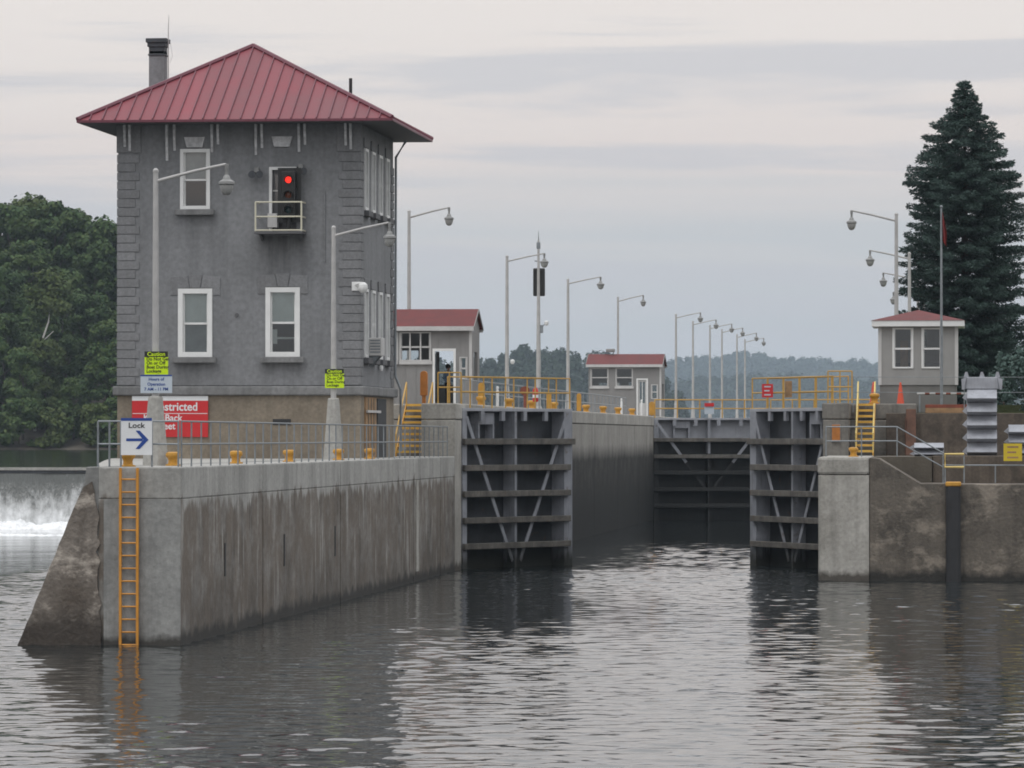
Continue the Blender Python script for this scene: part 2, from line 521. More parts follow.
M['sign_white'] = flat_print('sign_white', (0.72, 0.73, 0.74))
M['sign_pale'] = flat_print('sign_pale', (0.48, 0.54, 0.60))
M['sign_blue'] = flat_print('sign_blue', (0.012, 0.055, 0.27))
M['sign_lime'] = flat_print('sign_lime', (0.58, 0.80, 0.0))
M['sign_yellow'] = flat_print('sign_yellow', (0.58, 0.43, 0.02))
M['black'] = flat_print('sign_black', (0.012, 0.012, 0.012))
M['siding'] = paint('grey_siding', (0.235, 0.228, 0.222), 0.7, 0.12, 1.5, 0, 0.2)
M['siding2'] = paint('kiosk_siding', (0.30, 0.295, 0.285), 0.7, 0.10, 1.5, 0, 0.15)
M['block'] = paint('grey_block_base', (0.17, 0.165, 0.155), 0.8, 0.2, 1.5, 0, 0.3)
M['trim'] = paint('light_trim', (0.52, 0.51, 0.50), 0.6, 0.1, 2.0, 0, 0.15)
M['zinc'] = paint('zinc_beam', (0.34, 0.35, 0.385), 0.55, 0.25, 2.0, 0.1, 0.5, (0.14, 0.135, 0.13))
M['rust'] = paint('rusty_steel', (0.22, 0.06, 0.035), 0.8, 0.4, 3.0, 0, 0.5, (0.10, 0.04, 0.02))
M['old_plate'] = paint('old_brown_plate', (0.12, 0.06, 0.04), 0.85, 0.4, 3.0, 0, 0.5, (0.05, 0.03, 0.02))
M['rust_tan'] = paint('tan_timber', (0.33, 0.20, 0.10), 0.8, 0.4, 3.0, 0, 0.4)
M['black_steel'] = paint('black_fender', (0.02, 0.02, 0.022), 0.6, 0.4, 3.0, 0, 0.3, (0.06, 0.05, 0.04))
M['bark'] = paint('bark', (0.07, 0.055, 0.045), 0.9, 0.3, 3.0)
M['birch'] = paint('birch_bark', (0.50, 0.48, 0.45), 0.8, 0.3, 2.0)
M['leaf'] = leaf_mat('leaves', (0.040, 0.080, 0.026), (0.072, 0.112, 0.034), (0.11, 0.14, 0.045))
M['leaf_olive'] = leaf_mat('olive_leaves', (0.050, 0.078, 0.022), (0.074, 0.098, 0.028), (0.10, 0.12, 0.036))
M['needle'] = leaf_mat('spruce_needles', (0.040, 0.070, 0.060), (0.058, 0.096, 0.082), (0.12, 0.165, 0.15))
M['far_leaf'] = leaf_mat('far_leaves', (0.016, 0.036, 0.018), (0.026, 0.046, 0.022), (0.04, 0.056, 0.03))
M['grass'] = paint('bank_grass', (0.07, 0.085, 0.03), 0.95, 0.4, 0.6, 0, 0.4, (0.09, 0.07, 0.04), 0.05)
M['earth'] = paint('bank_earth', (0.11, 0.095, 0.075), 0.95, 0.4, 0.4, 0, 0.4, (0.05, 0.04, 0.03), 0.05)

# ------------------------------------------------------------------ water
def water_mat(name, deep, amp, rough=0.05):
    m, N, L, B = new_mat(name)
    P = pos(N)
    B.inputs['Base Color'].default_value = (*deep, 1)
    B.inputs['Roughness'].default_value = rough
    B.inputs['IOR'].default_value = 1.333
    a = noise(N, L, P, 1.0, 2.0, 0.5, (1.35, 1.05, 1))
    b = noise(N, L, P, 1.0, 2.0, 0.5, (4.2, 3.4, 1))
    g_ = noise(N, L, P, 1.0, 1.0, 0.5, (0.16, 0.22, 1))
    c = noise(N, L, P, 1.0, 2.0, 0.5, (0.05, 0.08, 1))
    patch = mrange(N, L, c, 0.35, 0.68, 0.45, 1.2)
    h = mth(N, L, 'ADD', a, mth(N, L, 'MULTIPLY', b, 0.32))
    h = mth(N, L, 'ADD', mth(N, L, 'MULTIPLY', h, patch), mth(N, L, 'MULTIPLY', g_, 1.1))
    bump(N, L, B, h, 1.0, amp)
    return m


M['water'] = water_mat('river_water', (0.016, 0.020, 0.021), 0.016)
M['pool'] = water_mat('pool_water', (0.012, 0.018, 0.016), 0.04)

# geometry constants of the lock
XL, XR = -19.3, -5.6          # chamber wall faces
DECK, UP = 4.28, 6.26         # lower deck and lock coping levels
POOL = 3.3

def river():
    """one sheet: fine real ripples in the reach below the lock, coarse beyond"""
    r = np.random.default_rng(21)
    fx = np.arange(-36.0, 10.01, 0.11); fy = np.concatenate([np.arange(54.0, 168.01, 0.115), np.arange(168.3, 266.0, 0.33)])
    xs = np.concatenate([[-700, -300, -120, -60], fx, [20, 60, 160, 500]])
    ys = np.concatenate([[-150, -60, 0, 30], fy, [267, 268]])
    gx, gy = np.meshgrid(xs, ys)
    h = np.zeros_like(gx)
    for _ in range(110):
        lam = 0.34 * (5.0 ** (r.random() ** 1.5))             # 0.34 m to 1.7 m, mostly short ones
        an = r.normal(math.radians(97), 0.62); k = 2 * math.pi / lam
        h += (lam ** 1.05) * np.sin(k * (gx * math.cos(an) + gy * math.sin(an)) + r.uniform(0, 6.28))
    # calmer and livelier patches
    p = np.zeros_like(gx)
    for _ in range(14):
        lam = r.uniform(14, 60); an = r.uniform(0, 6.28)
        p += np.sin(2 * math.pi / lam * (gx * math.cos(an) + 0.45 * gy * math.sin(an)) + r.uniform(0, 6.28))
    h *= np.clip(0.95 + 0.17 * p, 0.35, 1.9)
    gyd = np.gradient(h[10:900, 10:-10], axis=0) / 0.115
    h *= WAVE_SLOPE / gyd.std()
    edge = np.clip(np.minimum(np.minimum(gx + 36, 10 - gx) / 2.5, np.minimum(gy - 54, 266 - gy) / 4.0), 0, 1)
    h *= edge
    h *= np.interp(gy, [0, 158, 170, 268], [1.0, 1.0, 0.85, 0.85])      # sheltered inside the chamber
    ny, nx_ = gx.shape
    me = bpy.data.meshes.new('river_water')
    co = np.stack([gx, gy, h], 2).reshape(-1, 3).astype(np.float32)
    idx = np.arange(ny * nx_).reshape(ny, nx_)
    q = np.stack([idx[:-1, :-1], idx[:-1, 1:], idx[1:, 1:], idx[1:, :-1]], 2).reshape(-1).astype(np.int32)
    nf = len(q) // 4
    me.vertices.add(len(co)); me.vertices.foreach_set('co', co.reshape(-1))
    me.loops.add(nf * 4); me.loops.foreach_set('vertex_index', q)
    me.polygons.add(nf); me.polygons.foreach_set('loop_start', np.arange(0, nf * 4, 4, dtype=np.int32)); me.polygons.foreach_set('loop_total', np.full(nf, 4, np.int32))
    me.polygons.foreach_set('use_smooth', np.ones(nf, bool))
    me.update(calc_edges=True)
    me.materials.append(M['water'])
    return link('river_water', me)


WAVE_SLOPE = 0.037
tag(river(), 'rippled grey river below the lock', 'water', kind='structure')
m = MB()
m.quad((-900, 240.2, POOL), (-30.5, 240.2, POOL), (-30.5, 272, POOL), (-900, 272, POOL))
m.quad((-900, 272, POOL), (600, 272, POOL), (600, 7600, POOL), (-900, 7600, POOL))
tag(m.build('upper_pool', M['pool']), 'still dark pool above the dam', 'water', kind='structure')


# ------------------------------------------------------------------ text on signs
def text(string, size, loc, mat, parent, name='lettering', align='LEFT', sx=1.0, bold=0.0):
    cu = bpy.data.curves.new('t', 'FONT')
    cu.body = string; cu.size = size; cu.align_x = align
    cu.extrude = 0.002; cu.offset = bold; cu.resolution_u = 3
    o = bpy.data.objects.new('t', cu); COL.objects.link(o)
    bpy.context.view_layer.update()
    me = bpy.data.meshes.new_from_object(o.evaluated_get(bpy.context.evaluated_depsgraph_get()))
    bpy.data.objects.remove(o); bpy.data.curves.remove(cu)
    me.transform(Matrix.Rotation(R(90), 4, 'X') @ Matrix.Diagonal((sx, 1, 1, 1)))
    me.materials.clear(); me.materials.append(mat); me.name = name
    return link(name, me, parent, loc=loc)


# ================================================================== LEFT: guide wall
gw = thing('guide_wall', 'long weathered concrete guide wall with a sloping nose, left of the lock entrance', 'wall', (XL, 105.3, 0))
Y0, Y1 = 105.3, 165.0


def XG(y):
    """lock-side face of the guide wall, splayed slightly towards its nose"""
    return XL + 0.36 * (Y1 - y) / (Y1 - Y0)


XN = PX(118, Y0)          # where the nose starts
XT = PX(86, Y0)           # top of the slope
XB = PX(19, Y0)           # foot of the slope
secs = [Y0, 118.2, 133.5, 152.0, 160.2, Y1]
for a, b in zip(secs[:-1], secs[1:]):
    g0 = 0.0 if a == Y0 else 0.05
    # body and coping of each cast section, a thin joint between them; coping a few mm proud
    ga, gb_ = a + g0, b - 0.10
    m = MB(); m.prism([(XG(ga) - 2.0, ga), (XG(ga), ga), (XG(gb_), gb_), (XG(gb_) - 2.0, gb_)], 'z', -1.5, 3.512)
    body = m.build('wall_section', M['coping'], gw, bevel=0.012, world=True)
    m = MB(); m.prism([(XG(ga) - 2.0, ga - 0.004), (XG(ga) + 0.006, ga - 0.004), (XG(gb_) + 0.006, gb_), (XG(gb_) - 2.0, gb_)], 'z', 3.515, DECK)
    m.build('coping_block', M['coping'], gw, bevel=0.035, world=True)
# nose: sloping buttress on the river side of the end
m = MB(); m.prism([(XB, -1.5), (XG(Y0) - 1.8, -1.5), (XG(Y0) - 1.8, DECK), (XT, DECK), (XT - 0.03, 3.95), (XB, 0.0)], 'y', Y0 + 0.03, 145.0)
m.build('sloping_buttress', M['nose'], gw, bevel=0.02, world=True)
# old brown concrete face on the slope (rough, ragged right edge)
pts = [(XB - 0.02, -0.6), (XB - 0.02, 0.0)]
for t in np.linspace(0.06, 0.96, 14):
    pts.append((XB + (XT - XB) * t + random.uniform(-0.01, 0.03) - 0.01, 3.95 * t))
pts.append((PX(92, Y0), 3.93))
for t in np.linspace(0.94, 0.04, 18):
    pts.append((PX(96 + 6 * (1 - t) + random.uniform(-2.6, 2.6), Y0), 3.93 * t))
pts.append((PX(104, Y0), -0.6))
m = MB(); m.prism(pts, 'y', Y0 - 0.05, Y0 + 0.10)
m.build('old_concrete_face', M['nose_old'], gw, world=True)
m = MB(); m.box(PX(104, Y0), XG(Y0) + 0.004, Y0 - 0.03, Y0 - 0.006, -1.5, 3.508); m.build('end_face', M['nose'], gw, bevel=0.006, world=True)
# lower deck behind the coping, widening towards the building
m = MB(); m.prism([(XL - 1.60, 107.0), (XL - 1.99, 164.97), (XL - 1.3, 164.97), (XL - 1.3, 168.55), (-31.0, 168.55), (PX(110, 149.4), 149.4), (PX(104, 135), 135.0), (PX(98, 120), 120.0), (XT + 0.02, 107.0)], 'z', -1.5, DECK - 0.012)
tag(m.build('lower_deck', M['deck']), 'concrete deck behind the guide wall', 'pavement', kind='structure')
# dark strips painting the shade of recessed slots, and a pale streak
for px, y0, y1 in ((225, 543, 576), (284, 534, 566), (335, 526, 556)):
    Yp = min(np.linspace(107, 165, 600), key=lambda q: abs(PX(px, q) - XG(q)))
    m = MB(); m.box(XG(Yp) - 0.03, XG(Yp) + 0.018, Yp - 0.09, Yp + 0.09, PZ(y1, XL, Yp), PZ(y0, XL, Yp))
    m.build('slot_shade_strip', M['black_steel'], gw, world=True)
Yp = min(np.linspace(107, 165, 600), key=lambda q: abs(PX(417, q) - XG(q)))
m = MB(); m.box(XG(Yp) - 0.03, XG(Yp) + 0.03, Yp - 0.35, Yp + 0.35, 0.35, 3.5)
m.build('pale_patch', M['pier'], gw, world=True)
# ladder on the end face
lx0, lx1 = PX(121.5, Y0), PX(138.5, Y0)
ld = thing('ladder', 'orange-yellow steel ladder fixed to the nose of the guide wall', 'ladder', ((lx0 + lx1) / 2, Y0 - 0.12, 0))
for x in (lx0, lx1):
    m = MB(); m.box(x - 0.03, x + 0.03, Y0 - 0.16, Y0 - 0.08, -0.35, DECK - 0.02); m.build('rail', M['ladder'], ld, world=True)
k = 0
z = 0.02
while z < 4.1:
    m = MB(); m.tube([(lx0, Y0 - 0.12, z), (lx1, Y0 - 0.12, z)], 0.022, 6); m.build('rung', M['ladder'], ld, world=True)
    z += 0.305


# ------------------------------------------------------------------ bollards
def bollard(x, y, z, label, group, s=1.0):
    o = link('mooring_bollard', BOLL, None, loc=(x, y, z))
    o.scale = (s, s, s)
    return tag(o, label, 'bollard', group)


BOLL = MB().lathe([(0.19, 0), (0.19, 0.03), (0.125, 0.05), (0.115, 0.13), (0.135, 0.19), (0.175, 0.23), (0.185, 0.28), (0.165, 0.33), (0.10, 0.35)], seg=16).mesh('mooring_bollard', M['yellow'], True)
ordn = ['first', 'second', 'third', 'fourth', 'fifth', 'sixth', 'seventh', 'eighth', 'ninth', 'tenth', 'eleventh', 'twelfth']
gb = 'yellow bollards along the guide wall'
bollard(PX(128, 106.4), 106.4, DECK, 'yellow bollard at the head of the ladder, below the Lock arrow sign', gb, 1.0)
for i, (px, Yb_) in enumerate(((173, 109.6), (236, 119.0), (289, 128.0), (338.5, 137.8), (369.5, 145.0))):
    bollard(PX(px, Yb_), Yb_, DECK, '%s yellow bollard along the lock side of the guide wall, counted from the ladder' % ordn[i], gb, 1.0)


# ------------------------------------------------------------------ railings
def railing(name, label, pts, h, spacing, heights, r, mat, group=None, rp=None, skip_ends=False):
    """posts, each a part, and continuous rails"""
    pts = [Vector(p) for p in pts]
    root = thing(name, label, 'railing', tuple(pts[0]), 0, group)
    me = MB().tube([(0, 0, 0), (0, 0, h)], rp or r, 6).mesh('post', mat)
    for a, b in zip(pts[:-1], pts[1:]):
        n = max(1, round((b - a).length / spacing))
        for i in range(n + (1 if (b - pts[-1]).length < 1e-6 else 0)):
            p = a.lerp(b, i / n)
            link('post', me, root, loc=tuple(p - pts[0]))
    for j, hh in enumerate(heights):
        m = MB()
        m.tube([tuple(p - pts[0] + Vector((0, 0, hh))) for p in pts], r, 6)
        m.build('top_rail' if j == 0 else 'mid_rail', mat, root)
    return root


zr = 1.10
railing('pipe_railing', 'long grey pipe railing along the lock side of the guide wall', [(XG(106.2) - 0.14, 106.2, DECK), (XG(163.6) - 0.14, 163.6, DECK)], zr, 1.42, (zr, 0.55), 0.025, M['galv'], rp=0.022)
railing('pipe_railing', 'short grey pipe railing across the nose of the guide wall', [(PX(98, 106.0), 106.0, DECK), (PX(121, 106.0), 106.0, DECK)], zr, 0.35, (zr, 0.55), 0.026, M['galv'])
railing('pipe_railing', 'grey pipe railing from the Lock sign to the corner of the guide wall', [(PX(152, 106.0), 106.0, DECK), (XG(106.0) - 0.18, 106.0, DECK)], zr, 0.8, (zr, 0.55), 0.026, M['galv'])

# ------------------------------------------------------------------ Lock arrow sign
sx0, sx1 = PX(121, 105.75), PX(152, 105.75)
sz0, sz1 = PZ(455, sx0, 105.75), PZ(418, sx0, 105.75)
sg = thing('lock_sign', 'white sign reading Lock with a blue arrow, on the railing above the ladder', 'sign', ((sx0 + sx1) / 2, 105.752, sz0))
sw, sh = (sx1 - sx0), (sz1 - sz0)
MB().box(-sw / 2, sw / 2, 0, 0.03, 0, sh).build('panel', M['sign_white'], sg)
MB().box(-sw / 2, sw / 2, -0.006, 0.0, sh * 0.925, sh).build('header_band', M['sign_blue'], sg)
for x in (-0.2, 0.2):
    MB().box(x - 0.02, x + 0.02, 0.031, 0.10, 0.05, sh - 0.1).build('bracket', M['galv'], sg)
text('Lock', sh * 0.20, (0, -0.004, sh * 0.735), M['black'], sg, align='CENTER', sx=1.15, bold=0.003)
ar = MB()
ar.prism([(-0.30 * sw * 1.1, sh * 0.375), (0.15, sh * 0.375), (0.15, sh * 0.45), (-0.30 * sw * 1.1, sh * 0.45)], 'y', -0.006, 0.0)
ar.prism([(-0.02, sh * 0.66), (0.08, sh * 0.66), (0.295, sh * 0.4125), (0.08, sh * 0.165), (-0.02, sh * 0.165), (0.165, sh * 0.4125)], 'y', -0.008, 0.0)
ar.build('arrow', M['sign_blue'], sg)


# ================================================================== lamps
def build_lamp(h, arm, d, label, group, loc, sign=1):
    """street lamp: flared base, pole, rising arm towards the lock, hooded bowl"""
    t = thing('street_lamp', label, 'lamp post', loc, 0, group)
    MB().lathe([(0.20, 0), (0.20, 0.06), (0.16, 0.10), (0.13, 0.75), (0.12, 0.80), (0.105, 1.25), (0.095, 1.28)], seg=12).build('base', M['lamp_pole'], t, True)
    MB().tube([(0, 0, 1.2), (0, 0, h)], [0.095, 0.065], 12).build('pole', M['lamp_pole'], t, True)
    MB().lathe([(0.075, h), (0.075, h + 0.05), (0.03, h + 0.10)], seg=10).build('finial', M['lamp_pole'], t, True)
    z0 = h - 0.22
    MB().tube([(sign * 0.05, 0, z0), (sign * arm * 0.55, 0, z0 + 0.24), (sign * arm * 0.97, 0, z0 + 0.40), (sign * (arm + 0.04), 0, z0 + 0.38)], [0.045, 0.04, 0.036, 0.036], 8).build('arm', M['lamp_pole'], t, True)
    hd = MB().lathe([(0.05, z0 + 0.42), (0.055, z0 + 0.30), (0.04, z0 + 0.24), (0.045, z0 + 0.14), (0.085, z0 + 0.10), (0.10, z0 + 0.03), (0.20, z0 - 0.03), (0.205, z0 - 0.09), (0.18, z0 - 0.12)], (sign * arm, 0, 0), 14).build('lamp_head', M['lamp_dark'], t, True)
    MB().lathe([(0.175, z0 - 0.12), (0.165, z0 - 0.20), (0.13, z0 - 0.30), (0.07, z0 - 0.36), (0.02, z0 - 0.375)], (sign * arm, 0, 0), 14).build('glass_bowl', M['lamp_glass'], hd, True)
    return t


LG = 'lamp posts along the lock'
# two on the lower deck
lampA_x = PX(155.5, 110.0)
lampA = build_lamp(PZ(172, lampA_x, 110) - DECK, 1.80, 0, 'tall lamp post with caution and hours signs, in front of the grey building', LG, (lampA_x, 110.0, DECK))
lampB_x = PX(333.5, 140.5)
lampB = dup(lampA, (lampB_x, 140.5, DECK), 'tall lamp post with a lime caution sign at the right corner of the grey building')
# pedestals
for (x, y, px0, px1, top, lab) in ((lampA_x, 110.0, 148.5, 161, 396, 'concrete pedestal under the lamp post near the Lock arrow sign'),
                                   (lampB_x, 140.5, 326, 340, 398, 'concrete pedestal under the lamp post at the right corner of the building')):
    hp = PZ(top, x, y) - DECK
    m = MB()
    for z_, w_ in ((0.0, 0.33), (0.08, 0.33), (hp - 0.05, 0.19), (hp, 0.165)):
        for k in range(8):
            a = R(22.5 + 45 * k); m.v.append((w_ * math.cos(a), w_ * math.sin(a), z_))
    for r_i in range(3):
        for k in range(8): m.f.append((r_i * 8 + k, r_i * 8 + (k + 1) % 8, (r_i + 1) * 8 + (k + 1) % 8, (r_i + 1) * 8 + k))
    m.f.append(tuple(range(24, 32)))
    # wrapped round the lamp's foot
    pd = m.build('lamp_plinth', M['deck'], None, bevel=0.02)
    pd.location = (x, y - 0.0, DECK)
    tag(pd, lab, 'plinth', 'plinths under the lower lamp posts')
# along the left lock wall
upper = [(409, 188.5), (507, 203.0), (568, 233.0), (618, 301.5), (676, 312.0), (693, 331.0), (710, 352.0), (722, 370.0), (737, 393.0), (745, 408.0)]
tops = [212, 257, 280, 298, 315, 322, 326, 330, 335, 340]
lampU = None
for i, ((px, Yl), ty) in enumerate(zip(upper, tops)):
    x = PX(px, Yl)
    lab = '%s lamp post along the left lock wall, counted from the grey building' % ordn[i]
    if lampU is None:
        lampU = build_lamp(PZ(ty, x, Yl) - UP, 1.72, 0, lab, LG, (x, Yl, UP))
    else:
        o = dup(lampU, (x, Yl, UP), lab)
        o.scale = (1, 1, (PZ(ty, x, Yl) - UP) / (PZ(212, PX(409, 188.5), 188.5) - UP))
right = [(896.5, 178.0, 215), (909.5, 203.0, 254), (918.0, 231.0, 276), (924.0, 262.0, 295)]
lampR = None
for i, (px, Yl, ty) in enumerate(right):
    x = PX(px, Yl)
    lab = '%s lamp post along the right lock wall, counted from the near gate' % ordn[i]
    if lampR is None:
        lampR = build_lamp(PZ(ty, x, Yl) - UP, 1.78, 0, lab, LG, (x, Yl, UP), -1)
    else:
        o = dup(lampR, (x, Yl, UP), lab)
        o.scale = (1, 1, (PZ(ty, x, Yl) - UP) / (PZ(215, PX(896.5, 178.0), 178.0) - UP))


# signs on the lamp posts
def sign_on_pole(name, label, px0, px1, py0, py1, Y, paint_, header, lines, lmat, hdr_frac=0.24, hdr_mat=None, lsize=0.2, align='LEFT'):
    x0, x1 = PX(px0, Y), PX(px1, Y)
    z0, z1 = PZ(py1, x0, Y), PZ(py0, x0, Y)
    w, h = x1 - x0, z1 - z0
    s = thing(name, label, 'sign', ((x0 + x1) / 2, Y, z0))
    MB().box(-w / 2, w / 2, 0, 0.02, 0, h).build('panel', M[paint_], s)
    MB().box(-w * 0.1, w * 0.1, 0.021, 0.09, h * 0.3, h * 0.5).build('clamp', M['galv'], s)
    zt = h
    if header:
        MB().box(-w / 2, w / 2, -0.005, 0, h * (1 - hdr_frac), h + 0.002).build('header_band', M[hdr_mat or 'black'], s)
        if header.strip():
            text(header, h * hdr_frac * 1.02, (0, -0.008, h * (1 - hdr_frac * 0.80)), M['sign_lime'], s, align='CENTER', bold=0.003)
        zt = h * (1 - hdr_frac)
    n = len(lines)
    for i, ln in enumerate(lines):
        text(ln, h * lsize, (-w * 0.42 if align == 'LEFT' else 0, -0.004, zt - (i + 0.86) * zt / (n + 0.35)), M[lmat], s, align=align, bold=0.002)
    return s


sign_on_pole('caution_sign', 'lime and black caution sign with four lines of text on the nearer lamp post', 144.5, 168, 351.5, 374.5, 109.85, 'sign_lime', 'Caution', ['Do Not Get', 'On or Off', 'Boat During', 'Lockage'], 'black')
sign_on_pole('hours_sign', 'pale sign with hours of operation below the lime caution sign', 140.5, 172, 375, 393, 109.85, 'sign_pale', ' ', ['Hours of', 'Operation', '7 AM - 11 PM'], 'sign_blue', 0.07, 'sign_blue', 0.24, 'CENTER')
sign_on_pole('caution_sign', 'lime and black caution sign on the lamp post by the right corner of the building', 325, 344, 369, 388, 140.35, 'sign_lime', 'Caution', ['Do Not Get', 'On or Off', 'Boat During', 'Lockage'], 'black')

# ================================================================== GREY BUILDING
BX0, BX1, BY0, BY1 = -29.16, -20.80, 150.0, 158.6
LEDGE0, LEDGE1 = PZ(395.5, -25, 150), PZ(384, -25, 150)
EAVE = PZ(119.5, -25, 148.75)
bld = thing('gate_house', 'tall grey stuccoed lock building with quoins and red hipped metal roof', 'building', (BX0, BY0, DECK - 0.012))


def bz(py): return PZ(py, -25, BY0)
def bx(px): return PX(px, BY0)


def wall_panel(mb, u0, u1, z0, z1, openings, plane, fixed, depth):
    """wall face with real openings and reveals; plane 'y-' faces the camera, 'x+' faces the lock"""
    us = sorted({u0, u1, *[o[0] for o in openings], *[o[1] for o in openings]})
    zs = sorted({z0, z1, *[o[2] for o in openings], *[o[3] for o in openings]})
    def P(u, z, d):
        return (u, fixed + d, z) if plane == 'y-' else ((fixed - d, u, z) if plane == 'x+' else ((fixed + d, u, z) if plane == 'x-' else (u, fixed - d, z)))
    for a, b in zip(us[:-1], us[1:]):
        for c, d in zip(zs[:-1], zs[1:]):
            um, zm = (a + b) / 2, (c + d) / 2
            if any(o[0] < um < o[1] and o[2] < zm < o[3] for o in openings): continue
            mb.quad(P(a, c, 0), P(b, c, 0), P(b, d, 0), P(a, d, 0))
    for o in openings:
        a, b, c, d = o[:4]
        mb.quad(P(a, c, 0), P(a, d, 0), P(a, d, depth), P(a, c, depth))
        mb.quad(P(b, c, 0), P(b, d, 0), P(b, d, depth), P(b, c, depth))
        mb.quad(P(a, c, 0), P(b, c, 0), P(b, c, depth), P(a, c, depth))
        mb.quad(P(a, d, 0), P(b, d, 0), P(b, d, depth), P(a, d, depth))
    return mb


fw = {'ul': (bx(180), bx(210), bz(209), bz(148.5)), 'ur': (bx(269), bx(298), bz(233), bz(167)),
      'll': (bx(178), bx(212.3), bz(357), bz(288.5)), 'lr': (bx(265.5), bx(300), bz(357), bz(287.5))}
# side windows, upper and lower rows
side = []
for yc in (151.35, 153.15, 155.0, 156.9):
    side.append((yc - 0.42, yc + 0.42, bz(357) + 0.0, bz(288) - 0.0))
    side.append((yc - 0.42, yc + 0.42, bz(209), bz(147)))
zt = EAVE - 0.06
for plane, u0, u1, fx, ops in (('y-', BX0, BX1, BY0, list(fw.values())), ('x+', BY0, BY1, BX1, side),
                               ('x-', BY0, BY1, BX0, []), ('y+', BX0, BX1, BY1, [])):
    m = MB(); wall_panel(m, u0, u1, LEDGE1 - 0.05, zt, ops, plane, fx, 0.22)
    me = m.mesh('wall', M['stucco'], False, (BX0, BY0, DECK - 0.012))
    link('wall', me, bld)
# near-black block and slab that paint the unlit rooms behind the windows
m = MB(); m.box(BX0 + 0.4, BX1 - 0.4, BY0 + 1.6, BY1 - 0.4, LEDGE1, zt - 0.2); m.build('unlit_room_block', M['room'], bld, world=True)
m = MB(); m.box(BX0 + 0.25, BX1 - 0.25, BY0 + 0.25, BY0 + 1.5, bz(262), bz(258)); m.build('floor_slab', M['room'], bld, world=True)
m = MB(); m.box(BX0 - 0.02, BX1 + 0.02, BY0 - 0.03, BY1 + 0.03, DECK - 0.1, LEDGE0 + 0.01); m.build('base', M['base_stone'], bld, world=True, bevel=0.02)
m = MB()
m.prism([(BX0 - 0.16, BY0 - 0.17), (BX1 + 0.16, BY0 - 0.17), (BX1 + 0.16, BY1 + 0.17), (BX0 - 0.16, BY1 + 0.17)], 'z', LEDGE0, LEDGE1 - 0.07)
m.build('ledge', M['ledge'], bld, world=True, bevel=0.05)

# quoin blocks at the four corners, short and long by turns
qh = (bz(152) - LEDGE1) / 26.0
qme = {}
for k, ln in ((0, 0.60), (1, 0.74)):
    qme[k] = MB().box(-0.035, ln, -0.035, ln, 0.012, qh - 0.012).mesh('quoin_block', M['quoin'])
for cx_, cy_, rz in ((BX0, BY0, 0), (BX1, BY0, 90), (BX1, BY1, 180), (BX0, BY1, 270)):
    for i in range(26):
        o = link('quoin_block', qme[i % 2], bld, bevel=0.012, loc=(cx_ - BX0, cy_ - BY0, LEDGE1 - 0.05 + i * qh - (DECK - 0.012)))
        o.rotation_euler = (0, 0, R(rz))
# corner caps with pale brackets
for cx_, sgn in ((BX0, 1), (BX1, -1)):
    m = MB()
    a, b = sorted((cx_ - sgn * 0.05, cx_ + sgn * 0.80))
    m.box(a, b, BY0 - 0.05, BY0 + 0.02, bz(152), zt)
    m.build('corner_capital', M['quoin'], bld, world=True, bevel=0.02)


def bracket(x, y0, z0, z1, w, d, parent):
    """slender eaves bracket tapering to its foot"""
    m = MB(); m.prism([(0, z1), (-d, z1), (-d, z1 - (z1 - z0) * 0.25), (-d * 0.45, z0 + (z1 - z0) * 0.25), (-d * 0.3, z0), (0, z0)], 'x', x - w / 2, x + w / 2)
    m.v = [(v[0], v[1] + y0, v[2]) for v in m.v]
    return m.build('eaves_bracket', M['whitewash'], parent, world=True)


for px, yb in ((167, 160), (174.5, 150), (212, 152), (218, 144), (256, 155), (262, 148), (299, 152), (305, 145), (125, 146), (130, 150), (346, 146), (351, 150)):
    bracket(bx(px), BY0 - (0.05 if px in (125, 130, 346, 351) else 0), bz(yb), bz(122), 0.085, 0.16, bld)
for px in (194.5, 282):
    m = MB(); x = bx(px); m.prism([(x - 0.36, bz(136.5)), (x + 0.36, bz(136.5)), (x + 0.27, bz(147)), (x - 0.27, bz(147))], 'y', BY0 - 0.09, BY0 + 0.02)
    m.build('keystone', M['whitewash'], bld, world=True, bevel=0.015)
# flat arches over the lower windows
for key in ('ll', 'lr'):
    x0, x1, z0, z1 = fw[key]
    xc = (x0 + x1) / 2
    for a, b, c, d, nm in ((x0 - 0.27, x0 + 0.30, -0.20, 0.42, 'lintel_stone'), (x1 - 0.30, x1 + 0.27, -0.20, 0.42, 'lintel_stone')):
        m = MB()
        if a < xc - 0.4:
            pl = [(a, z1 - 0.22), (a + 0.27 - 0.003, z1 - 0.22), (a + 0.27 - 0.003, z1 + 0.02), (xc - 0.19, z1 + 0.02), (xc - 0.27, z1 + 0.44), (a, z1 + 0.40)]
        else:
            pl = [(b, z1 - 0.22), (b - 0.27 + 0.003, z1 - 0.22), (b - 0.27 + 0.003, z1 + 0.02), (xc + 0.19, z1 + 0.02), (xc + 0.27, z1 + 0.44), (b, z1 + 0.40)]
        m.prism(pl, 'y', BY0 - 0.03, BY0 + 0.02); m.build(nm, M['quoin'], bld, world=True, bevel=0.01)
    m = MB(); m.prism([(xc - 0.17, z1 + 0.02), (xc + 0.17, z1 + 0.02), (xc + 0.25, z1 + 0.48), (xc - 0.25, z1 + 0.48)], 'y', BY0 - 0.045, BY0 + 0.02)
    m.build('keystone', M['quoin'], bld, world=True, bevel=0.01)


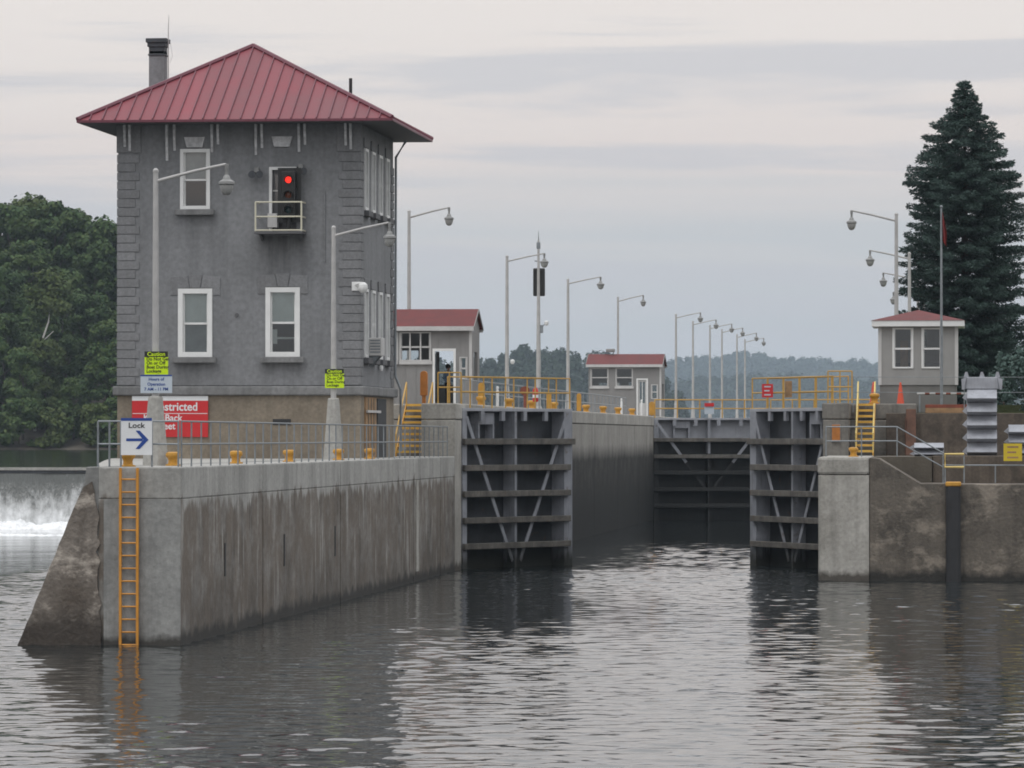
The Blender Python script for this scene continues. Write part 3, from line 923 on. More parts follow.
def window(parent, x0, x1, z0, z1, y, fw_=0.12, blind=0.0, blind_mat='blind', sash=True, sill=True, depth=0.06, fmat='white', glass='glass', lower_mat=None, back=True):
    """sash window facing -Y: frame > sash rails, panes, blind"""
    m = MB()
    m.box(x0, x0 + fw_, y - depth, y + 0.12, z0, z1); m.box(x1 - fw_, x1, y - depth, y + 0.12, z0, z1)
    m.box(x0 + fw_, x1 - fw_, y - depth, y + 0.12, z1 - fw_, z1); m.box(x0 + fw_, x1 - fw_, y - depth, y + 0.12, z0, z0 + fw_)
    w = m.build('window', M[fmat], parent, world=True, bevel=0.008)
    zm = (z0 + z1) / 2 - 0.02
    if sash:
        m = MB(); m.box(x0 + fw_, x1 - fw_, y - 0.0, y + 0.08, zm - 0.035, zm + 0.035); sub(m, 'sash_rail', M[fmat], w, parent)
        s_ = 0.045
        for (c, d, yy) in ((zm + 0.036, z1 - fw_ - 0.001, 0.01), (z0 + fw_ + 0.001, zm - 0.036, 0.05)):
            for xx in (x0 + fw_, x1 - fw_ - s_):
                m = MB(); m.box(xx, xx + s_, y + yy, y + yy + 0.05, c, d); sub(m, 'sash_stile', M[fmat], w, parent)
    for c, d, yy in ((zm, z1 - fw_, 0.04), (z0 + fw_, zm, 0.075)) if sash else ((z0 + fw_, z1 - fw_, 0.04),):
        m = MB(); m.quad((x0 + fw_, y + yy, c), (x1 - fw_, y + yy, c), (x1 - fw_, y + yy, d), (x0 + fw_, y + yy, d)); sub(m, 'pane', M[glass], w, parent)
    if blind > 0:
        m = MB(); m.box(x0 + fw_, x1 - fw_, y + 0.085, y + 0.092, z1 - fw_ - blind * (z1 - z0 - 2 * fw_), z1 - fw_); sub(m, 'blind', M[blind_mat], w, parent)
    if lower_mat:
        m = MB(); m.box(x0 + fw_, x1 - fw_, y + 0.10, y + 0.11, z0, zm + 0.1); sub(m, 'pane_grey', M[lower_mat], w, parent)  # grey sheet paints the reflection seen in the lower pane
    if sill:
        m = MB(); m.box(x0 - 0.16, x1 + 0.16, y - 0.30, y - depth - 0.002, z0 - 0.20, z0 - 0.003); sub(m, 'sill', M['ledge'], w, parent, 0.02)
    return w


def sub(m, name, mat, part, root, bevel=0.0):
    me = m.mesh(name, mat, False, root.location)
    return link(name, me, part, bevel)


wy = BY0 + 0.08
window(bld, *fw['ul'], wy, 0.12, blind=0.48, blind_mat='pane_grey', lower_mat=None, depth=0.13)
window(bld, *fw['ll'], wy, 0.17, blind=0.52, lower_mat='pane_grey', depth=0.13)
wlr = window(bld, *fw['lr'], wy, 0.17, blind=0.50, depth=0.13)
x0, x1, z0, z1 = fw['lr']
m = MB(); m.box(x0 + 0.2, x0 + 0.36, wy + 0.16, wy + 0.19, z0 + 0.45, z0 + 0.95); sub(m, 'notice', M['blind'], wlr, bld)
m = MB(); m.box(x0 + 0.3, x1 - 0.2, wy + 0.2, wy + 0.6, z0 + 0.62, z0 + 0.68); sub(m, 'shelf', M['blind'], wlr, bld)
# balcony door, its frame white on the left and top
x0, x1, z0, z1 = fw['ur']
dr = MB().box(x0 + 0.10, x1 - 0.06, wy + 0.02, wy + 0.07, z0, z1 - 0.1).build('door', M['soffit'], bld, world=True)
m = MB(); m.box(x0, x0 + 0.10, wy - 0.10, wy + 0.1, z0, z1); m.box(x0 + 0.10, x1 - 0.06, wy - 0.10, wy + 0.1, z1 - 0.10, z1); sub(m, 'door_frame', M['white'], dr, bld)
m = MB(); m.box(x1 - 0.06, x1, wy - 0.10, wy + 0.1, z0, z1 - 0.10); sub(m, 'door_jamb', M['stucco'], dr, bld)
m = MB(); m.quad((x0 + 0.2, wy + 0.012, z0 + 1.1), (x1 - 0.16, wy + 0.012, z0 + 1.1), (x1 - 0.16, wy + 0.012, z1 - 0.25), (x0 + 0.2, wy + 0.012, z1 - 0.25)); sub(m, 'pane', M['glass'], dr, bld)
m = MB(); m.box(x0 + 0.12, x0 + 0.36, wy - 0.03, wy + 0.01, bz(191.5), bz(190)); sub(m, 'handle', M['trim'], dr, bld)
# side windows
for i, (y0, y1, z0, z1) in enumerate(side):
    m = MB()
    xs = BX1
    m.box(xs - 0.12, xs + 0.06, y0, y0 + 0.10, z0, z1); m.box(xs - 0.12, xs + 0.06, y1 - 0.10, y1, z0, z1)
    m.box(xs - 0.12, xs + 0.06, y0 + 0.10, y1 - 0.10, z1 - 0.10, z1); m.box(xs - 0.12, xs + 0.06, y0 + 0.10, y1 - 0.10, z0, z0 + 0.10)
    zm = (z0 + z1) / 2
    w = m.build('window', M['white'], bld, world=True)
    m = MB(); m.box(xs - 0.1, xs - 0.02, y0 + 0.10, y1 - 0.10, zm - 0.03, zm + 0.03); sub(m, 'sash_rail', M['white'], w, bld)
    m = MB(); m.quad((xs - 0.07, y0 + 0.1, z0 + 0.1), (xs - 0.07, y1 - 0.1, z0 + 0.1), (xs - 0.07, y1 - 0.1, z1 - 0.1), (xs - 0.07, y0 + 0.1, z1 - 0.1)); sub(m, 'pane', M['glass'], w, bld)
    m = MB(); m.box(xs + 0.002, xs + 0.20, y0 - 0.14, y1 + 0.14, z0 - 0.22, z0 - 0.02); sub(m, 'sill', M['soffit'], w, bld, 0.02)
    m = MB(); m.box(xs + 0.002, xs + 0.05, y0 - 0.14, y1 + 0.14, z1 + 0.02, z1 + 0.36); sub(m, 'lintel', M['quoin'], w, bld, 0.02)
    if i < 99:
        m = MB(); m.box(xs - 0.40, xs - 0.39, y0 - 0.1, y1 + 0.1, z0 - .1, z1 + .1); sub(m, 'unlit_room_dark', M['room'], w, bld)  # dark sheet painting the unlit room behind the pane
# base openings: small vent, door with pale boards on the lock side
m = MB(); m.box(bx(273), bx(291), BY0 - 0.05, BY0 + 0.02, bz(425), bz(419)); m.build('vent', M['black_steel'], bld, world=True)
dr2 = MB().box(BX1 + 0.02, BX1 + 0.07, 150.9, 153.6, DECK, LEDGE0 - 0.05).build('boarded_door', M['rust_tan'], bld, world=True)
for yy in (151.5, 152.2, 152.9):
    m = MB(); m.box(BX1 + 0.072, BX1 + 0.10, yy - 0.03, yy + 0.03, DECK + 0.1, LEDGE0 - 0.08); sub(m, 'board_joint', M['base_stone'], dr2, bld)
m = MB(); m.box(BX1 + 0.10, BX1 + 0.16, 150.85, 154.2, bz(412.5), bz(410)); sub(m, 'bar', M['trim'], dr2, bld)
MB().box(BX1 + 0.02, BX1 + 0.05, 154.1, 156.4, DECK, LEDGE0 - 0.08).build('doorway', M['room'], bld, world=True)  # near-black panel paints the shade of an opening; wall uncut behind it

# ---- hipped metal roof of standing-seam panels
EX0, EX1, EY0, EY1 = -30.33, -19.54, 148.75, 159.85
AP = Vector((-25.18, 154.25, PZ(46.5, -25.18, 154.25)))
zE = EAVE
corner = [Vector((EX0, EY0, zE)), Vector((EX1, EY0, zE)), Vector((EX1, EY1, zE)), Vector((EX0, EY1, zE))]
m = MB(); m.box(EX0 + 0.02, EX1 - 0.02, EY0 + 0.02, EY1 - 0.02, zE - 0.07, zE - 0.02)
roof = m.build('roof', M['soffit'], bld, world=True)
m = MB()
for (a, b, c, d) in ((EX0 - 0.02, EX1 + 0.02, EY0 - 0.02, EY0 + 0.0), (EX0 - 0.02, EX1 + 0.02, EY1, EY1 + 0.02), (EX0 - 0.02, EX0, EY0, EY1), (EX1, EX1 + 0.02, EY0, EY1)):
    m.box(a, b, c, d, zE - 0.065, zE + 0.02)
sub(m, 'fascia', M['roof_cap'], roof, bld)
for s in range(4):
    A, Bc = corner[s], corner[(s + 1) % 4]
    n = 25
    L_ = (Bc - A).length
    u = (Bc - A).normalized()
    tA = (AP - A).dot(u)            # along-eave position of the apex
    foot = A + u * tA
    nrm = u.cross((AP - foot).normalized()).normalized()
    if nrm.z < 0: nrm = -nrm
    def H(t):                       # how far up the slope the face reaches at t (0..1)
        return t / tA if t <= tA else (L_ - t) / (L_ - tA)
    for i in range(n):
        a, b = L_ * i / n, L_ * (i + 1) / n
        ts = [a, b] if not (a < tA < b) else [a, tA, b]
        low = [A + u * t for t in (a, b)]
        topp = [A + u * t + (AP - foot) * H(t) for t in reversed(ts)]
        poly = low + [p for p in topp if True]
        poly = [p for j, p in enumerate(poly) if (p - poly[j - 1]).length > 1e-4]
        m = MB()
        k = len(poly)
        nv = len(m.v)
        m.v += [tuple(p) for p in poly] + [tuple(p + nrm * 0.02) for p in poly]
        m.f.append(tuple(range(k))); m.f.append(tuple(range(2 * k - 1, k - 1, -1)))
        for j in range(k): m.f.append((j, (j + 1) % k, k + (j + 1) % k, k + j))
        sub(m, 'roof_panel', M['roof'], roof, bld)
        if i > 0:                   # raised seam on the left edge of each panel
            p0 = A + u * a; p1 = A + u * a + (AP - foot) * H(a)
            m = MB()
            d = u * 0.016
            q = [p0 - d, p0 + d, p1 + d, p1 - d]
            q2 = [p + nrm * 0.075 for p in q]
            m.v += [tuple(p + nrm * 0.018) for p in q] + [tuple(p) for p in q2]
            m.f += [(0, 1, 2, 3), (7, 6, 5, 4)] + [(j, (j + 1) % 4, 4 + (j + 1) % 4, 4 + j) for j in range(4)]
            sub(m, 'seam', M['roof_cap'], roof, bld)
    m = MB(); m.tube([tuple(A + Vector((0, 0, 0.05))), tuple(AP + Vector((0, 0, 0.05)))], 0.085, 6); sub(m, 'hip_cap', M['roof_cap'], roof, bld)

# chimney, aerials and vent pipe through the roof
Yc = 157.2
cx0, cx1 = PX(148.5, Yc), PX(164, Yc)
ztop = PZ(38, cx0, Yc)
cm = MB(); cm.box(cx0, cx1, Yc, Yc + 0.6, zE + 0.3, ztop - 0.45)
ch = cm.build('chimney', M['stucco'], bld, world=True, bevel=0.01)
m = MB()
for i, (o_, a, b) in enumerate(((0.03, 0.62, 0.56), (0.0, 0.5599, 0.30), (0.05, 0.2999, 0.15), (0.10, 0.1499, 0.0))):
    m.box(cx0 - o_, cx1 + o_, Yc - o_, Yc + 0.6 + o_, ztop - a, ztop - b)
sub(m, 'chimney_cap', M['gate_skin'], ch, bld, 0.01)
xa = PX(167, Yc)
m = MB(); m.tube([(xa, Yc + 0.2, zE + 0.4), (xa, Yc + 0.2, PZ(28, xa, Yc)), (xa + 0.02, Yc + 0.2, PZ(14, xa, Yc))], [0.03, 0.02, 0.008], 6); m.build('aerial', M['trim'], bld, world=True)
m = MB(); m.tube([(xa + 0.06, Yc + 0.2, PZ(62, xa, Yc)), (xa + 0.15, Yc + 0.2, PZ(55, xa, Yc)), (xa + 0.06, Yc + 0.2, PZ(40, xa, Yc))], 0.008, 5); m.build('aerial_lead', M['trim'], bld, world=True)
xp = PX(350.5, 156.0)
m = MB(); m.tube([(xp, 156, zE + 0.2), (xp, 156, PZ(78, xp, 156))], 0.06, 8); m.build('vent_pipe', M['black_steel'], bld, world=True)
# downpipe at the far right corner
m = MB(); m.tube([(BX1 + 0.5, BY1 - 0.2, zE - 0.1), (BX1 + 0.12, BY1 - 0.15, zE - 0.7), (BX1 + 0.10, BY1 - 0.15, LEDGE1 + 0.4), (BX1 + 0.3, BY1 - 0.15, LEDGE1 - 0.1), (BX1 + 0.3, BY1 - 0.15, DECK + 0.2)], 0.05, 6); m.build('downpipe', M['galv'], bld, world=True)
# conduit on the front wall beside the right quoins
m = MB(); m.box(bx(324), bx(325.2), BY0 - 0.05, BY0 + 0.01, bz(262), bz(191)); m.build('conduit', M['quoin'], bld, world=True)
m = MB(); m.lathe([(0.07, 0), (0.07, 0.05)], seg=10); m.v = [(v[0] + bx(237), BY0 - v[2], v[1] + bz(315)) for v in m.v]; m.build('wall_plate', M['soffit'], bld, world=True)

# ---- balcony
bc = thing('balcony', 'small balcony with cream pipe rails below the red signal light', 'balcony', (bx(280), BY0, bz(235)))
px0, px1, yf = bx(258.5), bx(306.5), BY0 - 0.95
MB().box(px0, px1, yf, BY0 - 0.04, bz(235), bz(232.5)).build('slab', M['soffit'], bc, world=True)
for x in (px0 + 0.04, px1 - 0.04):
    m = MB(); m.tube([(x, yf + 0.04, bz(233)), (x, yf + 0.04, bz(203.5))], 0.032, 6); m.build('post', M['offwhite'], bc, world=True)
for py in (203.5, 218, 231.5):
    m = MB(); m.tube([(px0 + 0.04, BY0 - 0.05, bz(py)), (px0 + 0.04, yf + 0.04, bz(py)), (px1 - 0.04, yf + 0.04, bz(py)), (px1 - 0.04, BY0 - 0.05, bz(py))], 0.028, 6); m.build('rail', M['offwhite'], bc, world=True)
for x in (px0 + 0.15, px1 - 0.15):
    m = MB(); m.prism([(BY0 - 0.04, bz(235) - 0.002), (yf + 0.25, bz(235) - 0.002), (BY0 - 0.04, bz(235) - 0.22)], 'x', x - 0.03, x + 0.03); m.build('bracket', M['soffit'], bc, world=True)
cb = MB().box(bx(269), bx(278.5), BY0 - 0.35, BY0 - 0.05, bz(228), bz(214)).build('control_box', M['trim'], None, bevel=0.01)
tag(cb, 'pale electrical box on the balcony floor', 'box')

# ---- signal light
emis = bpy.data.materials.new('red_signal_lens'); emis.use_nodes = True
eb = emis.node_tree.nodes['Principled BSDF']
eb.inputs['Base Color'].default_value = (0.5, 0.01, 0.01, 1)
eb.inputs['Emission Color'].default_value = (1.0, 0.035, 0.02, 1)
eb.inputs['Emission Strength'].default_value = 1.35
M['amber'] = paint('unlit_amber_lens', (0.16, 0.045, 0.02), 0.25, 0.1, 4, bmp=0)
M['greenlens'] = paint('unlit_green_lens', (0.015, 0.04, 0.045), 0.2, 0.1, 4, bmp=0)
sxc = bx(291)
sg = thing('signal_light', 'black three-lens signal with its red light lit, on the balcony', 'traffic light', (sxc, BY0 - 0.5, bz(232.3)))
zc = [bz(181) - bz(232.3), bz(196) - bz(232.3), bz(211) - bz(232.3)]
MB().box(-0.24, 0.24, -0.10, 0.12, zc[2] - 0.27, zc[0] + 0.30).build('housing', M['black'], sg, bevel=0.03)
MB().box(-0.40, 0.40, 0.121, 0.14, zc[2] - 0.40, zc[0] + 0.42).build('backplate', M['black'], sg)
MB().tube([(0, 0.02, 0), (0, 0.02, zc[2] - 0.26)], 0.06, 8).build('stand', M['black'], sg)
for i, mt in enumerate((emis, M['amber'], M['greenlens'])):
    m = MB(); m.lathe([(0.11, 0), (0.11, 0.015), (0.07, 0.035), (0.02, 0.04)], seg=18); m.v = [(v[0], -0.10 - v[2], v[1] + zc[i]) for v in m.v]
    lens = m.build('lens', mt, sg, True)
    m = MB()
    n = 14
    for k in range(n):              # hood over the upper half of each lens
        a0, a1 = R(-25) + R(230) * k / n, R(-25) + R(230) * (k + 1) / n
        y0_, y1_ = -0.10, -0.30
        r0 = 0.142
        m.quad((r0 * math.cos(a0), y0_, zc[i] + r0 * math.sin(a0)), (r0 * math.cos(a1), y0_, zc[i] + r0 * math.sin(a1)), (r0 * math.cos(a1), y1_, zc[i] + r0 * math.sin(a1)), (r0 * math.cos(a0), y1_, zc[i] + r0 * math.sin(a0)))
    h_ = m.build('hood', M['black'], lens)
    sl = h_.modifiers.new('solid', 'SOLIDIFY'); sl.thickness = 0.012

# floodlights by the door head
for px, py, lab in ((257, 171, 'dark floodlight left of the balcony door'), (301, 168, 'small dark floodlight right of the balcony door head')):
    t = thing('floodlight', lab, 'light', (bx(px), BY0 - 0.02, bz(py)))
    MB().box(-0.08, 0.08, -0.12, 0.0, -0.06, 0.12).build('junction_box', M['lamp_dark'], t, bevel=0.01)
    for s in ((-1, 1) if px < 280 else (1,)):
        m = MB(); m.lathe([(0.05, 0), (0.07, 0.10), (0.12, 0.22), (0.125, 0.25)], seg=12)
        m.v = [(v[0] + s * 0.13, -0.10 - v[2] * 0.85, v[1] - v[2] * 0.35 - 0.05) for v in m.v]
        m.build('lamp_head', M['gate_skin'], t, True)

# dome camera on the side, AC unit
t = thing('security_camera', 'white dome camera on a short arm at the right corner of the building', 'camera', (BX1 + 0.02, BY0 + 0.35, bz(287)))
MB().box(-0.30, 0.02, -0.42, -0.39, -0.14, 0.16).build('mount_plate', M['white'], t, bevel=0.01)
MB().tube([(-0.15, -0.42, 0.06), (-0.02, -0.62, 0.10), (0.10, -0.66, 0.10)], 0.05, 8).build('arm', M['white'], t, True)
MB().lathe([(0.06, 0.14), (0.15, 0.06), (0.17, -0.06), (0.15, -0.12), (0.10, -0.20), (0.02, -0.24)], (0.12, -0.66, 0), 14).build('dome', M['white'], t, True)
t = thing('window_air_conditioner', 'pale window air conditioner on the lock side of the building', 'air conditioner', (BX1, 152.2, bz(355)))
MB().box(0.061, 0.50, -0.42, 0.42, 0.0, 0.62).build('casing', M['trim'], t, bevel=0.02)
for k in range(5):
    MB().box(0.10, 0.45, -0.435, -0.421, 0.10 + k * 0.10, 0.15 + k * 0.10).build('louvre', M['galv'], t)
for yy in (-0.3, 0.3):
    MB().prism([(0.061, -0.002), (0.42, -0.002), (0.061, -0.40)], 'y', yy - 0.02, yy + 0.02).build('bracket', M['galv'], t)
t = thing('wall_lamp', 'small bright bulkhead lamp low on the lock side of the building', 'light', (BX1, 154.5, bz(369)))
MB().lathe([(0.05, 0), (0.07, 0.12), (0.05, 0.2)], (0.12, 0, 0), 10).build('bowl', M['white'], t, True)
MB().box(0.0, 0.12, -0.03, 0.03, 0.16, 0.22).build('arm', M['galv'], t)

# ---- red restricted-area sign on the base
Ys = BY0 - 0.10
rx0, rx1 = PX(132, Ys), PX(208, Ys)
rz0, rz1 = PZ(437, -28, Ys), PZ(396, -28, Ys)
rs = thing('warning_sign', 'large red sign with white lettering on the base of the grey building', 'sign', (rx0, Ys, rz0))
rw, rh = rx1 - rx0, rz1 - rz0
MB().box(0, rw, 0, 0.04, 0, rh * 0.885).build('panel', M['red'], rs)
MB().box(0, rw, 0, 0.04, rh * 0.8855, rh).build('white_band', M['sign_white'], rs)
text('Restricted', rh * 0.285, (rw * 0.865, -0.004, rh * 0.645), M['sign_white'], rs, align='RIGHT', sx=0.93, bold=0.008)
MB().box(0.02, rw - 0.02, -0.005, 0.0, rh * 0.565, rh * 0.58).build('rule', M['sign_white'], rs)
text('Keep Back', rh * 0.235, (rw * 0.66, -0.004, rh * 0.39), M['sign_white'], rs, align='RIGHT', sx=0.95, bold=0.006)
text('feet', rh * 0.235, (rw * 0.57, -0.004, rh * 0.19), M['sign_white'], rs, align='RIGHT', sx=0.95, bold=0.006)

# ================================================================== LOCK WALLS (upper level)
lw = thing('lock_wall', 'high concrete lock wall on the left of the chamber', 'wall', (XL, 165.0, 0))
ys = [165.0, 168.6, 181.0, 196.0, 211.0, 226.0, 241.0, 256.0, 273.0, 300.0, 330.0, 430.0]
for a, b in zip(ys[:-1], ys[1:]):
    g = 0.02
    WL = 1.28 if a == 165.0 else 4.0
    MB().box(XL - WL, XL, a + (0 if a == 165 else g), b - g, -1.5, UP - 0.62).build('wall_section', M['pier'] if a == 165.0 else M['chamber'], lw, bevel=0.03, world=True)
    MB().box(XL - WL, XL + 0.03, a + (0 if a == 165 else g), b - g, UP - 0.6, UP).build('coping_block', M['pier'], lw, bevel=0.05, world=True)
m = MB(); m.prism([(XL - 3.99, 168.7), (XL - 3.99, 430), (-30.4, 430), (-30.4, 168.7)], 'z', -1.5, UP - 0.01)
tag(m.build('island_deck', M['deck']), 'concrete island between the lock and the dam', 'pavement', kind='structure')
# lower step pier by the stairs: front face seen between stairs and gate
lw2 = thing('lock_wall', 'high concrete lock wall on the right of the chamber', 'wall', (XR, 165.0, 0))
for a, b in zip(ys[:-1], ys[1:]):
    g = 0.02
    WL = 0.95 if a == 165.0 else 3.4
    MB().box(XR, XR + WL, a + (0 if a == 165 else g), b - g, -1.5, UP - 0.62).build('wall_section', M['block_conc'] if a == 165.0 else M['chamber'], lw2, bevel=0.03, world=True)
    MB().box(XR - 0.03, XR + WL, a + (0 if a == 165 else g), b - g, UP - 0.6, UP).build('coping_block', M['block_conc'], lw2, bevel=0.05, world=True)
m = MB(); m.prism([(XR + 3.41, 168.6), (120, 168.6), (160, 430), (XR + 3.41, 430)], 'z', -1.5, 5.92)
m.prism([(XR + 3.42, 174.0), (110, 174.0), (150, 430), (XR + 3.42, 430)], 'z', 5.93, UP - 0.01)
tag(m.build('right_bank', M['grass']), 'grassy bank right of the lock', 'ground', kind='structure')


# ------------------------------------------------------------------ miter gate leaves
def gate_leaf(label, hinge, ang, mirror, wet=False, top=6.10, shallow=False):
    """leaf in local x from the hinge (0) to the free end (LL); camera side is local -y"""
    LL = 7.2
    t = thing('gate_leaf', label, 'lock gate', hinge, ang, 'miter gate leaves')
    s = -1 if mirror else 1
    def X(a): return s * a
    def B(nm, a0, a1, y0, y1, z0, z1, mt, bev=0.0, par=None):
        x0, x1 = sorted((X(a0), X(a1)))
        return MB().box(x0, x1, y0, y1, z0, z1).build(nm, M[mt], par or t, bevel=bev)
    low = 'gate_wet' if wet else None
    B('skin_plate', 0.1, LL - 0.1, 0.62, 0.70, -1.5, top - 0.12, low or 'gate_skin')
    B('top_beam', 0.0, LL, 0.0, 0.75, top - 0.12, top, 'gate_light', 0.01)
    if not wet:
        B('hinge_post', 0.0, 0.28, 0.0, 0.61, -1.5, top - 0.121, 'gate', 0.01)
        B('miter_post', LL - 0.55, LL, 0.0, 0.61, -1.5, top - 0.121, 'gate', 0.01)
    else:
        for nm, a, b in (('hinge_post', 0.0, 0.28), ('miter_post', LL - 0.55, LL)):
            B(nm, a, b, 0.0, 0.61, 4.85, top - 0.121, 'gate', 0.01)
            B(nm, a, b, 0.0, 0.61, -1.5, 4.849, 'gate_wet', 0.01)
        B('dry_skin_plate', 0.1, LL - 0.1, 0.58, 0.615, 4.86, top - 0.13, 'gate_light')
    for k, z in enumerate((4.83, 3.83, 2.84, 1.84, 0.86, -0.14)):
        # steel girder with a timber fender along its edge
        mt = 'gate_wet' if wet and k > 0 else 'gate'
        B('girder', 0.285, LL - 0.555, 0.10, 0.60, z - 0.02, z + 0.02, mt)
        B('fender_timber', -0.05, LL - 0.30 if k else LL + 0.0, -0.16, -0.012, z - 0.12, z + 0.11, 'gate_wet' if wet and k > 1 else 'timber', 0.02)
    # vertical stiffeners
    mid = LL * 0.48
    if wet:
        B('mid_stiffener', mid - 0.07, mid + 0.07, 0.02, 0.57, 4.0, top - 0.121, 'gate')
        B('mid_stiffener', mid - 0.07, mid + 0.07, 0.02, 0.57, -1.5, 3.999, 'gate_wet')
    else:
        B('mid_stiffener', mid - 0.07, mid + 0.07, 0.02, 0.57, -1.5, top - 0.121, 'gate')
    # diagonal straps from the upper corners to the middle of the sill
    for a0, a1 in ((0.25, mid - 0.25), (LL - 0.45, mid + 0.25)):
        za, zb = top - 0.35, 0.25
        if shallow: zb = 1.9
        p, q = (X(a0), za), (X(a1), zb)
        d = Vector((q[0] - p[0], q[1] - p[1])).normalized(); nn = Vector((-d.y, d.x)) * 0.085
        segs = [(p, q, 'gate')]
        if wet:
            c_ = (p[0] + (q[0] - p[0]) * 0.60, p[1] + (q[1] - p[1]) * 0.60)
            segs = [(p, c_, 'offwhite' if False else 'gate'), (c_, q, 'gate_wet')]
        for (p_, q_, mt) in segs:
            MB().prism([(p_[0] + nn.x, p_[1] + nn.y), (q_[0] + nn.x, q_[1] + nn.y), (q_[0] - nn.x, q_[1] - nn.y), (p_[0] - nn.x, p_[1] - nn.y)], 'y', -0.010, 0.018).build('diagonal_strap', M[mt], t)
    # hanging lugs under the top beam and a small access box
    for a in (1.30, 2.62, 4.05, 5.45):
        B('lug', a - 0.11, a + 0.11, 0.0, 0.12, top - 0.48, top - 0.122, 'gate')
    a0 = 1.25
    B('valve_box', a0, a0 + 1.05, 0.20, 0.57, top - 0.62, top - 0.17, 'gate', 0.01)
    for a in (a0 + 0.02, a0 + 0.95):
        B('valve_guide', a, a + 0.09, 0.20, 0.57, 4.95, top - 0.621, 'gate')
    return t, LL, X


hz = 0.0
phiL, phiR = R(60), R(62)
# the leaf swings upstream: local x turned by +phi on the left, mirrored on the right
gl, LL, _ = gate_leaf('near left lock gate leaf, swung half open, with grey frame and timber fenders', (XL + 0.05, 167.0, 0), phiL, False)
gr, LL, _ = gate_leaf('near right lock gate leaf, swung open behind the light concrete pier', (XR + 0.25, 167.2, 0), -phiR, True)
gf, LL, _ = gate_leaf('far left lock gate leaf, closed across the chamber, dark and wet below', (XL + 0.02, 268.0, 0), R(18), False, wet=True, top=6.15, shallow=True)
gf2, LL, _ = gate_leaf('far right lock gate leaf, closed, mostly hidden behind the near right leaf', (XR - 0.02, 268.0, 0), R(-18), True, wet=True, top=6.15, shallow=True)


def leaf_pt(hinge, ang, mirror, a, y, z):
    s = -1 if mirror else 1
    x = s * a
    return (hinge[0] + x * math.cos(ang) - y * math.sin(ang), hinge[1] + x * math.sin(ang) + y * math.cos(ang), z)


def gate_rail(label, hinge, ang, mirror, a0, a1, z, h=1.1, y=0.06, r=0.03):
    p, q = leaf_pt(hinge, ang, mirror, a0, y, z), leaf_pt(hinge, ang, mirror, a1, y, z)
    return railing('gate_railing', label, [p, q], h, 1.35, (h, h * 0.52), r, M['yellow_rail'], 'yellow railings on the gate walkways')


hl, hr = (XL + 0.05, 167.0), (XR + 0.25, 167.2)
gate_rail('yellow railing along the near edge of the near left gate leaf', hl, phiL, False, 0.0, 7.1, 6.10, 1.18)
gate_rail('yellow railing along the far edge of the near left gate leaf', hl, phiL, False, 0.0, 7.1, 6.10, 1.18, 0.70)
gate_rail('yellow railing along the near edge of the near right gate leaf', hr, -phiR, True, 0.0, 7.1, 6.10, 1.18)
gate_rail('yellow railing along the far edge of the near right gate leaf', hr, -phiR, True, 0.0, 7.1, 6.10, 1.18, 0.70)
gate_rail('yellow railing on the far closed left gate leaf', (XL, 268.0), R(18), False, 0.1, 7.1, 6.15, 1.10, r=0.045)
gate_rail('yellow railing on the far closed right gate leaf', (XR, 268.0), R(-18), True, 0.1, 7.1, 6.15, 1.10, r=0.045)
railing('gate_railing', 'short yellow railing on the left pier in front of the hut door', [(PX(438, 165.3), 165.3, UP), (PX(461, 165.3), 165.3, UP)], 1.15, 0.45, (1.15, 0.6), 0.03, M['yellow_rail'], 'yellow railings on the gate walkways')
railing('gate_railing', 'short yellow railing on the right pier beside the yellow steps', [(PX(828, 165.4), 165.4, UP), (PX(852, 165.4), 165.4, UP)], 1.18, 0.45, (1.18, 0.6), 0.03, M['yellow_rail'], 'yellow railings on the gate walkways')
# rail along the left lock wall between the gates
railing('pipe_railing', 'grey pipe railing on top of the left lock wall between the gates', [(XL - 1.2, 176, UP), (XL - 1.2, 262, UP)], 1.05, 2.4, (1.05, 0.55), 0.03, M['galv'])


# ================================================================== stairs
def stairs(label, x0, x1, ya, yb, za, zb, n, mat, posts):
    t = thing('stairs', label, 'stairs', ((x0 + x1) / 2, ya, za))
    for x in (x0 - 0.04, x1 + 0.0):
        MB().prism([(ya - 0.1, za), (ya + 0.12, za), (yb, zb - 0.22), (yb, zb), (yb - 0.10, zb), (ya - 0.1, za + 0.12)], 'x', x, x + 0.04).build('stringer', M[mat], t, world=True)
    for i in range(n):
        y = ya + (yb - ya) * (i + 0.2) / n; z = za + (zb - za) * (i + 1) / n
        MB().box(x0 + 0.002, x1 - 0.002, y, y + 0.26, z - 0.085, z).build('tread', M['tread'], t, world=True)
    for x in (x0 - 0.02, x1 + 0.02):
        for (y, zb_) in ((ya, za), (yb, zb)):
            MB().tube([(x, y, zb_), (x, y, zb_ + 0.82)], 0.03, 6).build('post', M[posts], t, world=True)
        MB().tube([(x, ya, za + 0.82), (x, yb, zb + 0.82)], 0.03, 6).build('handrail', M[posts], t, world=True)
    return t


stairs('yellow open-tread steps beside the grey building up to the left lock wall', PX(398.5, 166), PX(424, 166), 165.4, 168.5, DECK - 0.012, UP, 9, 'yellow', 'yellow_rail')
stairs('yellow open-tread steps up to the right lock wall behind the light pier', PX(857, 166), PX(873, 166), 165.2, 168.5, 4.30, UP, 9, 'yellow', 'pale_yellow')


